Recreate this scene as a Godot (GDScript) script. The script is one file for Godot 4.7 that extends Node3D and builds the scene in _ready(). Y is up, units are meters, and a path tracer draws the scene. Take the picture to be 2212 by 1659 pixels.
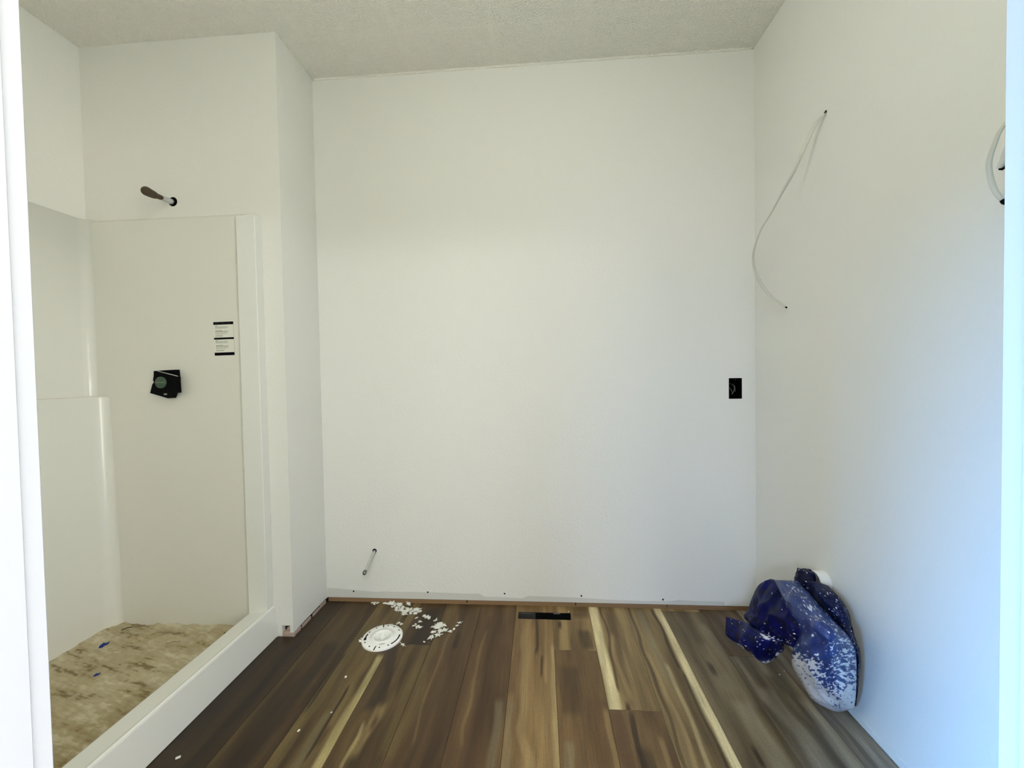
extends Node3D
# An unfinished bathroom seen through its doorway: shower alcove, plank floor, bare drywall.

const CEIL := 2.44
const XR := 0.9351      # right wall
const XC := -1.0317     # side of the shower's end wall
const ZC := 0.2625      # face of the shower's end wall
const XL := -1.88       # left wall
const ZF := 1.507       # near wall
const LEFT_FILL_LAMP := Vector3(-0.83, 1.2, 1.37)  # added fill lamp near the shower, out of view
const DOOR_FILL_LAMP := Vector3(-0.05, 2.2, 1.37)  # added fill lamp above the doorway, out of view
const EXPOSURE := 0.97
const STRIP_POINTS := [
	[Vector3(0.800, 0.330, 0.384), Vector3(0.790, 0.361, 0.446), Vector3(0.810, 0.365, 0.455), Vector3(0.845, 0.355, 0.439)],
	[Vector3(0.775, 0.316, 0.479), Vector3(0.760, 0.361, 0.557), Vector3(0.785, 0.369, 0.566), Vector3(0.850, 0.339, 0.510)],
	[Vector3(0.765, 0.296, 0.545), Vector3(0.742, 0.358, 0.647), Vector3(0.765, 0.370, 0.672), Vector3(0.850, 0.321, 0.595)],
	[Vector3(0.770, 0.264, 0.569), Vector3(0.738, 0.341, 0.697), Vector3(0.765, 0.357, 0.723), Vector3(0.860, 0.301, 0.638)],
	[Vector3(0.785, 0.179, 0.514), Vector3(0.745, 0.270, 0.665), Vector3(0.765, 0.308, 0.723), Vector3(0.870, 0.266, 0.650)],
	[Vector3(0.805, 0.094, 0.474), Vector3(0.765, 0.198, 0.634), Vector3(0.778, 0.251, 0.709), Vector3(0.875, 0.220, 0.648)],
	[Vector3(0.825, 0.049, 0.489), Vector3(0.790, 0.140, 0.618), Vector3(0.795, 0.197, 0.690), Vector3(0.880, 0.170, 0.641)],
	[Vector3(0.850, 0.004, 0.504), Vector3(0.825, 0.077, 0.593), Vector3(0.825, 0.134, 0.657), Vector3(0.890, 0.118, 0.626)],
	[Vector3(0.873, 0.004, 0.533), Vector3(0.885, 0.012, 0.556), Vector3(0.893, 0.036, 0.580), Vector3(0.905, 0.061, 0.599)],
]
const DARK_POINTS := [
	[Vector3(0.820, 0.301, 0.320), Vector3(0.815, 0.311, 0.341), Vector3(0.810, 0.320, 0.361), Vector3(0.803, 0.330, 0.387)],
	[Vector3(0.825, 0.233, 0.234), Vector3(0.790, 0.286, 0.359), Vector3(0.782, 0.309, 0.426), Vector3(0.778, 0.316, 0.479)],
	[Vector3(0.820, 0.159, 0.194), Vector3(0.775, 0.242, 0.370), Vector3(0.762, 0.290, 0.484), Vector3(0.768, 0.296, 0.544)],
	[Vector3(0.815, 0.094, 0.168), Vector3(0.765, 0.192, 0.367), Vector3(0.752, 0.254, 0.509), Vector3(0.773, 0.261, 0.568)],
	[Vector3(0.810, 0.058, 0.149), Vector3(0.765, 0.143, 0.349), Vector3(0.765, 0.201, 0.486), Vector3(0.790, 0.222, 0.561)],
	[Vector3(0.800, 0.069, 0.223), Vector3(0.790, 0.106, 0.336), Vector3(0.800, 0.136, 0.424), Vector3(0.800, 0.168, 0.503)],
]
const FLAP_POINTS := [
	[Vector3(0.735, 0.064, 0.163), Vector3(0.745, 0.101, 0.245), Vector3(0.770, 0.102, 0.264), Vector3(0.790, 0.110, 0.301)],
	[Vector3(0.725, 0.034, 0.180), Vector3(0.725, 0.100, 0.307), Vector3(0.755, 0.142, 0.386), Vector3(0.785, 0.169, 0.454)],
	[Vector3(0.716, 0.016, 0.206), Vector3(0.712, 0.088, 0.353), Vector3(0.755, 0.117, 0.419), Vector3(0.790, 0.149, 0.457)],
	[Vector3(0.722, 0.026, 0.261), Vector3(0.737, 0.040, 0.340), Vector3(0.785, 0.014, 0.358), Vector3(0.815, 0.099, 0.412)],
]
const BACK_POINTS := [
	[Vector3(0.860, 0.334, 0.411), Vector3(0.860, 0.372, 0.466), Vector3(0.885, 0.372, 0.478), Vector3(0.910, 0.365, 0.484)],
	[Vector3(0.865, 0.321, 0.478), Vector3(0.855, 0.359, 0.542), Vector3(0.880, 0.367, 0.551), Vector3(0.915, 0.348, 0.532)],
	[Vector3(0.870, 0.302, 0.543), Vector3(0.860, 0.339, 0.591), Vector3(0.885, 0.339, 0.588), Vector3(0.920, 0.319, 0.559)],
	[Vector3(0.875, 0.283, 0.596), Vector3(0.870, 0.301, 0.619), Vector3(0.895, 0.291, 0.597), Vector3(0.922, 0.270, 0.569)],
	[Vector3(0.878, 0.253, 0.628), Vector3(0.880, 0.258, 0.633), Vector3(0.905, 0.244, 0.606), Vector3(0.925, 0.231, 0.583)],
	[Vector3(0.887, 0.162, 0.621), Vector3(0.890, 0.170, 0.626), Vector3(0.910, 0.158, 0.604), Vector3(0.925, 0.147, 0.587)],
	[Vector3(0.905, 0.060, 0.597), Vector3(0.908, 0.063, 0.596), Vector3(0.915, 0.062, 0.590), Vector3(0.925, 0.057, 0.578)],
]
const CABLE := [Vector3(0.935, 1.887, 0.433), Vector3(0.925, 1.879, 0.433), Vector3(0.905, 1.851, 0.424), Vector3(0.885, 1.789, 0.403), Vector3(0.862, 1.723, 0.385), Vector3(0.845, 1.675, 0.357), Vector3(0.828, 1.616, 0.317), Vector3(0.820, 1.574, 0.262), Vector3(0.824, 1.513, 0.209), Vector3(0.838, 1.456, 0.188), Vector3(0.862, 1.392, 0.191), Vector3(0.885, 1.337, 0.221), Vector3(0.905, 1.291, 0.271)]
const TRAIL := [Vector2(-0.804, -0.010), Vector2(-0.781, -0.006), Vector2(-0.744, 0.007), Vector2(-0.719, 0.024), Vector2(-0.696, 0.041), Vector2(-0.674, 0.052), Vector2(-0.706, 0.006), Vector2(-0.662, 0.040), Vector2(-0.640, 0.073), Vector2(-0.625, 0.095), Vector2(-0.627, 0.050), Vector2(-0.630, 0.021), Vector2(-0.607, 0.061), Vector2(-0.586, 0.071), Vector2(-0.576, 0.059), Vector2(-0.579, 0.093), Vector2(-0.561, 0.076), Vector2(-0.665, 0.069), Vector2(-0.624, 0.078), Vector2(-0.597, 0.089), Vector2(-0.717, 0.012), Vector2(-0.691, 0.027), Vector2(-0.675, 0.022), Vector2(-0.647, 0.051), Vector2(-0.620, 0.073), Vector2(-0.573, 0.082), Vector2(-0.648, 0.068)]
const CLUSTER := [Vector2(-0.532, 0.108), Vector2(-0.517, 0.113), Vector2(-0.504, 0.123), Vector2(-0.557, 0.123), Vector2(-0.477, 0.140), Vector2(-0.468, 0.132), Vector2(-0.521, 0.121)]
const NEAR := [Vector2(-0.559, 0.177), Vector2(-0.550, 0.166), Vector2(-0.532, 0.180), Vector2(-0.537, 0.195), Vector2(-0.521, 0.185), Vector2(-0.538, 0.150)]
const DARKEND := [Vector2(-0.469, 0.183), Vector2(-0.454, 0.167), Vector2(-0.444, 0.157), Vector2(-0.431, 0.171), Vector2(-0.414, 0.200), Vector2(-0.444, 0.191), Vector2(-0.461, 0.212), Vector2(-0.430, 0.210), Vector2(-0.443, 0.234), Vector2(-0.459, 0.253)]
const RIGHT := [Vector2(-0.388, 0.208), Vector2(-0.376, 0.193), Vector2(-0.371, 0.169), Vector2(-0.366, 0.148)]
const RIM := [Vector2(-0.669, 0.181), Vector2(-0.654, 0.178), Vector2(-0.627, 0.164), Vector2(-0.609, 0.169), Vector2(-0.743, 0.266), Vector2(-0.732, 0.283), Vector2(-0.557, 0.296)]

var used := {}
var rng := RandomNumberGenerator.new()
var M := {}

# ---------------------------------------------------------------- helpers
func numbered(called: String) -> String:
	if not used.has(called):
		used[called] = 0
		return called
	used[called] += 1
	return "%s_%03d" % [called, used[called]]

func sb(smooth := false) -> SurfaceTool:
	var st := SurfaceTool.new()
	st.begin(Mesh.PRIMITIVE_TRIANGLES)
	st.set_smooth_group(0 if smooth else -1)
	return st

func tri(st: SurfaceTool, a: Vector3, b: Vector3, c: Vector3, n: Vector3, ua := Vector2.ZERO, ub := Vector2.ZERO, uc := Vector2.ZERO) -> void:
	if (c - a).cross(b - a).dot(n) < 0.0:
		var t := b; b = c; c = t
		var u := ub; ub = uc; uc = u
	st.set_uv(ua); st.add_vertex(a)
	st.set_uv(ub); st.add_vertex(b)
	st.set_uv(uc); st.add_vertex(c)

func quad(st: SurfaceTool, a: Vector3, b: Vector3, c: Vector3, d: Vector3, n: Vector3, ua := Vector2.ZERO, ub := Vector2.ZERO, uc := Vector2.ZERO, ud := Vector2.ZERO) -> void:
	tri(st, a, b, c, n, ua, ub, uc)
	tri(st, a, c, d, n, ua, uc, ud)

func bx(st: SurfaceTool, lo: Vector3, hi: Vector3, bevel := 0.0) -> void:
	# a box, its edges chamfered by bevel
	var c := (lo + hi) * 0.5
	var h := (hi - lo) * 0.5
	var b: float = min(bevel, min(h.x, min(h.y, h.z)) * 0.9)
	for ax in 3:
		for s in [-1.0, 1.0]:
			var n := Vector3.ZERO; n[ax] = s
			var u := (ax + 1) % 3
			var v := (ax + 2) % 3
			var p: Array = []
			for k in [[-1, -1], [1, -1], [1, 1], [-1, 1]]:
				var q := c; q[ax] += s * h[ax]; q[u] += k[0] * (h[u] - b); q[v] += k[1] * (h[v] - b)
				p.append(q)
			quad(st, p[0], p[1], p[2], p[3], n)
	if b <= 0.0:
		return
	for ax in 3:       # edges along ax
		var u := (ax + 1) % 3
		var v := (ax + 2) % 3
		for su in [-1.0, 1.0]:
			for sv in [-1.0, 1.0]:
				var p: Array = []
				for k in [[-1, 0], [1, 0], [1, 1], [-1, 1]]:
					var q := c; q[ax] += k[0] * (h[ax] - b)
					q[u] += su * (h[u] - (b if k[1] == 1 else 0.0))
					q[v] += sv * (h[v] - (0.0 if k[1] == 1 else b))
					p.append(q)
				var n := Vector3.ZERO; n[u] = su; n[v] = sv
				quad(st, p[0], p[1], p[2], p[3], n)
	for sx in [-1.0, 1.0]:
		for sy in [-1.0, 1.0]:
			for sz in [-1.0, 1.0]:
				var s := Vector3(sx, sy, sz)
				tri(st, c + s * Vector3(h.x, h.y - b, h.z - b), c + s * Vector3(h.x - b, h.y, h.z - b), c + s * Vector3(h.x - b, h.y - b, h.z), s)

func frame_of(d: Vector3) -> Basis:
	d = d.normalized()
	var up := Vector3.UP if abs(d.y) < 0.95 else Vector3.RIGHT
	var x := d.cross(up).normalized()
	return Basis(x, x.cross(d).normalized(), d)

func tube(st: SurfaceTool, pts: Array, radii: Array, seg := 12, flat := 1.0, twist := 0.0, caps := true) -> void:
	# a tube through pts; flat squashes the section, twist turns it along the way
	var n := pts.size()
	var rings: Array = []
	var fr := frame_of(pts[1] - pts[0])
	for i in n:
		var d: Vector3 = (pts[min(i + 1, n - 1)] - pts[max(i - 1, 0)]).normalized()
		var x := (fr.x - d * fr.x.dot(d)).normalized()
		fr = Basis(x, x.cross(d).normalized(), d)
		var r: float = radii[min(i, radii.size() - 1)]
		var ring: Array = []
		var tw := twist * i / float(n - 1)
		for k in seg:
			var a := TAU * k / seg
			var e := Vector2(cos(a), sin(a) * flat).rotated(tw) * r
			ring.append(pts[i] + fr.x * e.x + fr.y * e.y)
		rings.append(ring)
	for i in n - 1:
		for k in seg:
			var m := (k + 1) % seg
			var mid: Vector3 = (rings[i][k] + rings[i + 1][m]) * 0.5 - (pts[i] + pts[i + 1]) * 0.5
			quad(st, rings[i][k], rings[i][m], rings[i + 1][m], rings[i + 1][k], mid)
	if caps:
		for e in [[0, pts[0] - pts[1]], [n - 1, pts[n - 1] - pts[n - 2]]]:
			for k in seg:
				tri(st, pts[e[0]], rings[e[0]][k], rings[e[0]][(k + 1) % seg], e[1])

func lathe(st: SurfaceTool, at: Vector3, axis: Vector3, profile: Array, seg := 32) -> void:
	# profile: Vector2(radius, distance along axis)
	var f := frame_of(axis)
	for i in profile.size() - 1:
		var a: Vector2 = profile[i]
		var b: Vector2 = profile[i + 1]
		var out := Vector2(b.y - a.y, -(b.x - a.x))
		for k in seg:
			var c0 := f.x * cos(TAU * k / seg) + f.y * sin(TAU * k / seg)
			var c1 := f.x * cos(TAU * (k + 1) / seg) + f.y * sin(TAU * (k + 1) / seg)
			var n := (c0 + c1) * 0.5 * out.x + f.z * out.y
			quad(st, at + c0 * a.x + f.z * a.y, at + c1 * a.x + f.z * a.y, at + c1 * b.x + f.z * b.y, at + c0 * b.x + f.z * b.y, n)

func prism(st: SurfaceTool, poly: PackedVector2Array, origin: Vector3, ux: Vector3, uy: Vector3, depth: Vector3) -> void:
	# a polygon in the plane (ux, uy), pushed out by depth
	var idx := Geometry2D.triangulate_polygon(poly)
	var P := func(i: int) -> Vector3: return origin + ux * poly[i].x + uy * poly[i].y
	for i in range(0, idx.size(), 3):
		var a: Vector3 = P.call(idx[i]); var b: Vector3 = P.call(idx[i + 1]); var c: Vector3 = P.call(idx[i + 2])
		tri(st, a + depth, b + depth, c + depth, depth)
		tri(st, a, b, c, -depth)
	var cw := Geometry2D.is_polygon_clockwise(poly)
	for i in poly.size():
		var j := (i + 1) % poly.size()
		var e := poly[j] - poly[i]
		var o := Vector2(e.y, -e.x) * (-1.0 if cw else 1.0)
		quad(st, P.call(i), P.call(j), P.call(j) + depth, P.call(i) + depth, ux * o.x + uy * o.y)

func build(called: String, st: SurfaceTool, mat: Material, parent: Node = self) -> MeshInstance3D:
	st.index()
	st.generate_normals()
	var o := MeshInstance3D.new()
	o.mesh = st.commit()
	o.material_override = null
	o.mesh.surface_set_material(0, mat)
	if parent == self:
		o.name = numbered(called)
		add_child(o)
	else:
		o.name = called
		parent.add_child(o, true)
	return o

func tag(o: Node, label: String, category: String, group := "") -> void:
	o.set_meta("label", label); o.set_meta("category", category)
	if group != "":
		o.set_meta("group", group)

func structure(o: Node, label: String) -> Node:
	o.set_meta("kind", "structure")
	o.set_meta("label", label)
	o.set_meta("category", o.name.split("_")[0])
	return o

func thing(called: String, label: String, category: String, at := Vector3.ZERO, group := "") -> Node3D:
	var o := Node3D.new()
	o.name = numbered(called)
	add_child(o)
	o.position = at
	tag(o, label, category, group)
	return o

func mat(c: Color, rough := 0.6, metal := 0.0, spec := 0.5) -> StandardMaterial3D:
	var m := StandardMaterial3D.new()
	m.albedo_color = c; m.roughness = rough; m.metallic = metal; m.metallic_specular = spec
	return m

func noise(seed_: int, f: float, oct := 3) -> FastNoiseLite:
	var n := FastNoiseLite.new()
	n.seed = seed_; n.frequency = f; n.noise_type = FastNoiseLite.TYPE_SIMPLEX_SMOOTH; n.fractal_octaves = oct
	return n

func bumps(seed_: int, f: float, strength: float, size := 512) -> NoiseTexture2D:
	var t := NoiseTexture2D.new()
	t.width = size; t.height = size; t.seamless = true; t.as_normal_map = true; t.bump_strength = strength
	t.noise = noise(seed_, f, 3)
	return t

func paint(c: Color, rough: float, tex: Texture2D, scale_: float, depth: float) -> StandardMaterial3D:
	var m := mat(c, rough)
	m.normal_enabled = true; m.normal_texture = tex; m.normal_scale = depth
	m.uv1_triplanar = true; m.uv1_world_triplanar = true; m.uv1_scale = Vector3.ONE * scale_
	return m

func spline(ctrl: Array, t: float) -> Vector3:
	# Catmull-Rom through ctrl, t from 0 to 1
	var n := ctrl.size() - 1
	var s: float = clamp(t, 0.0, 1.0) * n
	var i: int = min(int(s), n - 1)
	var f := s - i
	var p0: Vector3 = ctrl[max(i - 1, 0)] if i > 0 else ctrl[0] * 2.0 - ctrl[1]
	var p3: Vector3 = ctrl[i + 2] if i + 2 <= n else ctrl[n] * 2.0 - ctrl[n - 1]
	var p1: Vector3 = ctrl[i]
	var p2: Vector3 = ctrl[i + 1]
	return 0.5 * (2.0 * p1 + (p2 - p0) * f + (2.0 * p0 - 5.0 * p1 + 4.0 * p2 - p3) * f * f + (3.0 * p1 - p0 - 3.0 * p2 + p3) * f * f * f)

func path(ctrl: Array, n: int) -> Array:
	var out: Array = []
	for i in n + 1:
		out.append(spline(ctrl, i / float(n)))
	return out

func sheet(st: SurfaceTool, rows: Array, nu: int, nv: int, crumple: float, seed_: int, thick: float, uv: Rect2) -> void:
	# a thick creased sheet through a grid of control points
	var nz := noise(seed_, 9.0, 1)
	var fold := noise(seed_ + 7, 7.0, 1)
	fold.fractal_type = FastNoiseLite.FRACTAL_RIDGED
	var P: Array = []
	var cols: Array = []
	for j in rows[0].size():
		var c: Array = []
		for r in rows: c.append(r[j])
		cols.append(c)
	for i in nv + 1:
		var line: Array = []
		var across: Array = []
		for c in cols: across.append(spline(c, i / float(nv)))
		for j in nu + 1: line.append(spline(across, j / float(nu)))
		P.append(line)
	var N: Array = []
	for i in nv + 1:
		var line: Array = []
		for j in nu + 1:
			var du: Vector3 = P[i][min(j + 1, nu)] - P[i][max(j - 1, 0)]
			var dv: Vector3 = P[min(i + 1, nv)][j] - P[max(i - 1, 0)][j]
			line.append(du.cross(dv).normalized())
		N.append(line)
	var A: Array = []
	var B: Array = []
	for i in nv + 1:
		var la: Array = []
		var lb: Array = []
		for j in nu + 1:
			var q: Vector3 = P[i][j]
			var h := crumple * (0.6 * nz.get_noise_3dv(q) + pow(max(fold.get_noise_3dv(q), 0.0), 2.0) - 0.3)
			var n: Vector3 = N[i][j]
			var eu := j / float(nu)
			var ev := i / float(nv)
			h *= smoothstep(0.0, 0.16, eu) * smoothstep(1.0, 0.84, eu) * smoothstep(0.0, 0.10, ev) * smoothstep(1.0, 0.90, ev)
			if n.dot(Vector3(-0.6, 0.5, 0.6)) < 0.0: n = -n
			q += n * h
			q.y = max(q.y, thick + 0.002)
			q.x = min(q.x, XR - 0.003)
			la.append(q)
			lb.append(Vector3(min(q.x - n.x * thick, XR - 0.001), max(q.y - n.y * thick, 0.0015), q.z - n.z * thick))
		A.append(la); B.append(lb)
	for i in nv:
		for j in nu:
			var n: Vector3 = A[i][j] - B[i][j]
			var u: Array = []
			for k in [[0, 0], [0, 1], [1, 1], [1, 0]]:
				u.append(uv.position + uv.size * Vector2((j + k[1]) / float(nu), (i + k[0]) / float(nv)))
			quad(st, A[i][j], A[i][j + 1], A[i + 1][j + 1], A[i + 1][j], n, u[0], u[1], u[2], u[3])
			quad(st, B[i][j], B[i][j + 1], B[i + 1][j + 1], B[i + 1][j], -n, u[0], u[1], u[2], u[3])
	for i in nv:
		for j in [0, nu]:
			var u2 := uv.position + uv.size * Vector2(j / float(nu), i / float(nv))
			quad(st, A[i][j], A[i + 1][j], B[i + 1][j], B[i][j], A[i][j] - A[i][1 if j == 0 else nu - 1], u2, u2, u2, u2)
	for j in nu:
		for i in [0, nv]:
			var u3 := uv.position + uv.size * Vector2(j / float(nu), i / float(nv))
			quad(st, A[i][j], A[i][j + 1], B[i][j + 1], B[i][j], A[i][j] - A[1 if i == 0 else nv - 1][j], u3, u3, u3, u3)

func shard(st: SurfaceTool, r: float, flat: float, n := 7) -> void:
	# a torn, curled scrap: an irregular star of small facets standing a little off the floor
	var top := Vector3(rng.randf_range(-0.3, 0.3) * r, r * flat * rng.randf_range(0.7, 1.3), rng.randf_range(-0.3, 0.3) * r)
	var ring: Array = []
	var a0 := rng.randf() * TAU
	for k in n:
		var a := a0 + TAU * k / n
		var d := r * (rng.randf_range(0.75, 1.6) if k % 2 == 0 else rng.randf_range(0.25, 0.8))
		ring.append(Vector3(cos(a) * d, rng.randf_range(0.0, 0.9) * r * flat, sin(a) * d))
	for k in n:
		var m := (k + 1) % n
		tri(st, top, ring[k], ring[m], Vector3.UP)
		tri(st, Vector3(0, 0.0004, 0), Vector3(ring[k].x, ring[k].y * 0.5, ring[k].z), Vector3(ring[m].x, ring[m].y * 0.5, ring[m].z), Vector3.DOWN)
		quad(st, ring[k], ring[m], Vector3(ring[m].x, ring[m].y * 0.5, ring[m].z), Vector3(ring[k].x, ring[k].y * 0.5, ring[k].z), ring[k] + ring[m])

# ---------------------------------------------------------------- computed textures
func plank_texture(seed_: int, base: Color, dark: Color, light: Color, length: float, marks: Array, cloud: float, tone: Color) -> ImageTexture:
	# marks: [kind, u, width, v0, v1, Color, strength, wobble]; u across, v along in metres from the plank's far end
	var w := 96
	var grain := RandomNumberGenerator.new()
	grain.seed = seed_
	var h := int(length * 560.0)
	var fine := noise(seed_, 1.0, 2)
	var broad := noise(seed_ + 1, 1.0, 3)
	var blot := noise(seed_ + 2, 1.0, 2)
	var wob := noise(seed_ + 3, 1.0, 2)
	var data := PackedByteArray()
	data.resize(w * h * 3)
	var at := 0
	for y in h:
		var v := y * length / h
		var wv := wob.get_noise_1d(v * 4.0)
		for x in w:
			var u := x / float(w)
			var g := fine.get_noise_2d(u * 34.0 + wv * 0.5, v * 5.0)
			var b := broad.get_noise_2d(u * 1.7 + wv * 0.10, v * 1.1)
			var k := blot.get_noise_2d(u * 3.0, v * 3.5)
			var c := base
			if b > 0.0: c = c.lerp(light, clamp(b * 1.0 * cloud, 0.0, 1.0))
			else: c = c.lerp(dark, clamp(-b * 1.1 * cloud, 0.0, 1.0))
			for m in marks:
				if v < m[3] - 0.03 or v > m[4] + 0.03: continue
				var mu: float = m[1] + m[7] * wob.get_noise_2d(v * 2.6, m[1] * 17.0)
				var d: float = abs(u - mu) / m[2]
				if d > 1.6: continue
				var a: float = 1.0 - smoothstep(0.45, 1.25, d + 0.22 * g)
				a *= smoothstep(m[3] - 0.03, m[3] + 0.01, v) * (1.0 - smoothstep(m[4] - 0.01, m[4] + 0.03, v))
				c = c.lerp(m[5], a * m[6] * clamp(0.96 + 0.25 * k, 0.8, 1.0))
			c = Color(pow(c.r, 1.12) * 0.93, pow(c.g, 1.12) * 0.94, pow(c.b, 1.13) * 0.90) * tone
			var grey_ := c.r * 0.35 + c.g * 0.45 + c.b * 0.2
			c = c.lerp(Color(grey_ * 1.03, grey_, grey_ * 0.94), 0.22)
			var s := 1.0 + 0.10 * g + 0.07 * k + grain.randf_range(-0.06, 0.06)
			data[at] = int(clamp(c.r * s, 0.0, 1.0) * 255.0)
			data[at + 1] = int(clamp(c.g * s, 0.0, 1.0) * 255.0)
			data[at + 2] = int(clamp(c.b * s, 0.0, 1.0) * 255.0)
			at += 3
	var im := Image.create_from_data(w, h, false, Image.FORMAT_RGB8, data)
	im.generate_mipmaps()
	return ImageTexture.create_from_image(im)

func splatter_texture(seed_: int, base: Color, deep: Color, aspect: float, density: Callable) -> ImageTexture:
	# a blue sheet with white paint spattered and rubbed on it
	var w := 256
	var nb := noise(seed_, 1.0, 3)
	var ns := noise(seed_ + 1, 1.0, 4)
	var nd := noise(seed_ + 2, 1.0, 2)
	var data := PackedByteArray()
	data.resize(w * w * 3)
	var white := Color(0.96, 0.965, 0.97)
	var at := 0
	for y in w:
		for x in w:
			var u := x / float(w)
			var v := y / float(w)
			var c := base.lerp(deep, clamp(0.5 + nb.get_noise_2d(u * 5.0, v * 5.0), 0.0, 1.0))
			var amount: float = density.call(u, v)
			var s := ns.get_noise_2d(u * 8.0, v * 8.0 * aspect) * 0.85 + nd.get_noise_2d(u * 17.0, v * 17.0 * aspect) * 0.38
			var a := smoothstep(0.0, 0.16, s + amount - 0.75)
			var rub: float = clamp(amount * 0.30 - 0.06 + 0.25 * nb.get_noise_2d(u * 12.0 + 40.0, v * 12.0), 0.0, 0.5)
			c = c.lerp(Color(0.40, 0.50, 0.70), rub)
			c = c.lerp(white, a * (0.93 + 0.07 * nb.get_noise_2d(u * 30.0, v * 30.0)))
			data[at] = int(clamp(c.r, 0.0, 1.0) * 255.0); data[at + 1] = int(clamp(c.g, 0.0, 1.0) * 255.0); data[at + 2] = int(clamp(c.b, 0.0, 1.0) * 255.0)
			at += 3
	var im := Image.create_from_data(w, w, false, Image.FORMAT_RGB8, data)
	# single drops and flecks
	var r := RandomNumberGenerator.new()
	r.seed = seed_
	for k in 150:
		var u := r.randf()
		var v := r.randf()
		if r.randf() > float(density.call(u, v)) * 1.6 + 0.12: continue
		var rad := r.randf_range(0.6, 2.6)
		var ax := r.randf_range(0.6, 2.2)
		for yy in range(-6, 7):
			for xx in range(-6, 7):
				if (xx / (rad * ax)) ** 2 + (yy / rad) ** 2 < 1.0:
					im.set_pixel(clampi(int(u * w) + xx, 0, w - 1), clampi(int(v * w) + yy, 0, w - 1), white)
	im.generate_mipmaps()
	return ImageTexture.create_from_image(im)

func textured(t: Texture2D, rough: float, spec := 0.5) -> StandardMaterial3D:
	var m := mat(Color.WHITE, rough, 0.0, spec)
	m.albedo_texture = t
	return m

# ---------------------------------------------------------------- the scene
func _ready() -> void:
	rng.seed = 4711
	lens_and_light()
	materials()
	shell()
	outer_room()
	floor_planks()
	shower()
	dirt()
	wall_fittings()
	cables()
	floor_things()
	plastic_bag()

func lens_and_light() -> void:
	var cam := Camera3D.new()
	cam.name = "camera"
	cam.fov = 87.27
	cam.near = 0.02
	cam.position = Vector3(0.0, 1.0601, 1.8282)
	cam.rotation = Vector3(-0.0235, 0.0708, -0.0176)
	add_child(cam)
	cam.current = true
	var env := Environment.new()
	var sky := Sky.new()
	var ps := ProceduralSkyMaterial.new()
	ps.sky_top_color = Color(0.30, 0.50, 0.85); ps.sky_horizon_color = Color(0.75, 0.84, 0.95)
	ps.ground_bottom_color = Color(0.32, 0.30, 0.24); ps.ground_horizon_color = Color(0.55, 0.55, 0.50)
	sky.sky_material = ps
	env.background_mode = Environment.BG_SKY
	env.sky = sky
	env.background_energy_multiplier = 0.25
	env.tonemap_mode = Environment.TONE_MAPPER_LINEAR
	env.tonemap_exposure = EXPOSURE
	env.sdfgi_enabled = true; env.ssao_enabled = true; env.ssil_enabled = true
	var we := WorldEnvironment.new()
	we.name = "environment"
	we.environment = env
	add_child(we)
	# blue daylight: open sky above the neighbouring roofs, coming down through the left and the rear window behind the camera
	area("sky_light", Vector3(-8.0, 4.0, 5.6), Vector3(1.0, -0.36, -0.22), Vector2(5.0, 1.8), Color(0.135, 0.440, 1.000), 730.0)
	area("sky_light_rear", Vector3(-5.0, 3.3, 11.0), Vector3(0.45, -0.22, -1.0), Vector2(4.0, 1.6), Color(0.483, 0.667, 1.000), 90.000)
	area("rear_window_light", Vector3(-1.95, 1.55, 5.95), Vector3(0.1, -0.1, -1.0), Vector2(1.8, 1.4), Color(0.925, 0.825, 1.000), 2.400)
	# added daylight in an unseen right window, to brighten the left side
	area("right_fill_light", Vector3(2.62, 1.45, 3.6), Vector3(-1.0, -0.05, -0.05), Vector2(1.6, 1.3), Color(1.000, 0.927, 0.800), 9.900)
	# fill light from an added, unseen ceiling panel in the outer room
	area("room_fill_light", Vector3(0.55, 2.385, 3.4), Vector3(0.0, -1.0, 0.001), Vector2(0.9, 0.9), Color(0.949, 0.964, 1.000), 7.800)
	# two added fill lamps, unseen: by the shower's near end, on the near wall
	bulb("left_fill_light", LEFT_FILL_LAMP, 0.09, Color(0.975, 1.000, 0.890), 0.165)
	bulb("door_fill_light", DOOR_FILL_LAMP, 0.03, Color(0.972, 1.000, 0.952), 0.225)

func area(called: String, at: Vector3, towards: Vector3, size: Vector2, c: Color, e: float) -> void:
	var l := AreaLight3D.new()
	l.name = called
	l.area_size = size
	l.light_color = c.linear_to_srgb()    # c is a linear colour
	l.light_energy = e
	l.area_range = 30.0
	l.area_attenuation = 2.0
	l.shadow_enabled = true
	add_child(l)
	l.look_at_from_position(at, at + towards, Vector3.UP if abs(towards.normalized().y) < 0.9 else Vector3.RIGHT)

func bulb(called: String, at: Vector3, size: float, c: Color, e: float) -> void:
	var l := OmniLight3D.new()
	l.name = called
	l.position = at
	l.light_size = size
	l.light_color = c.linear_to_srgb()    # c is a linear colour
	l.light_energy = e
	l.omni_range = 12.0
	l.omni_attenuation = 2.0
	l.shadow_enabled = true
	add_child(l)

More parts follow.
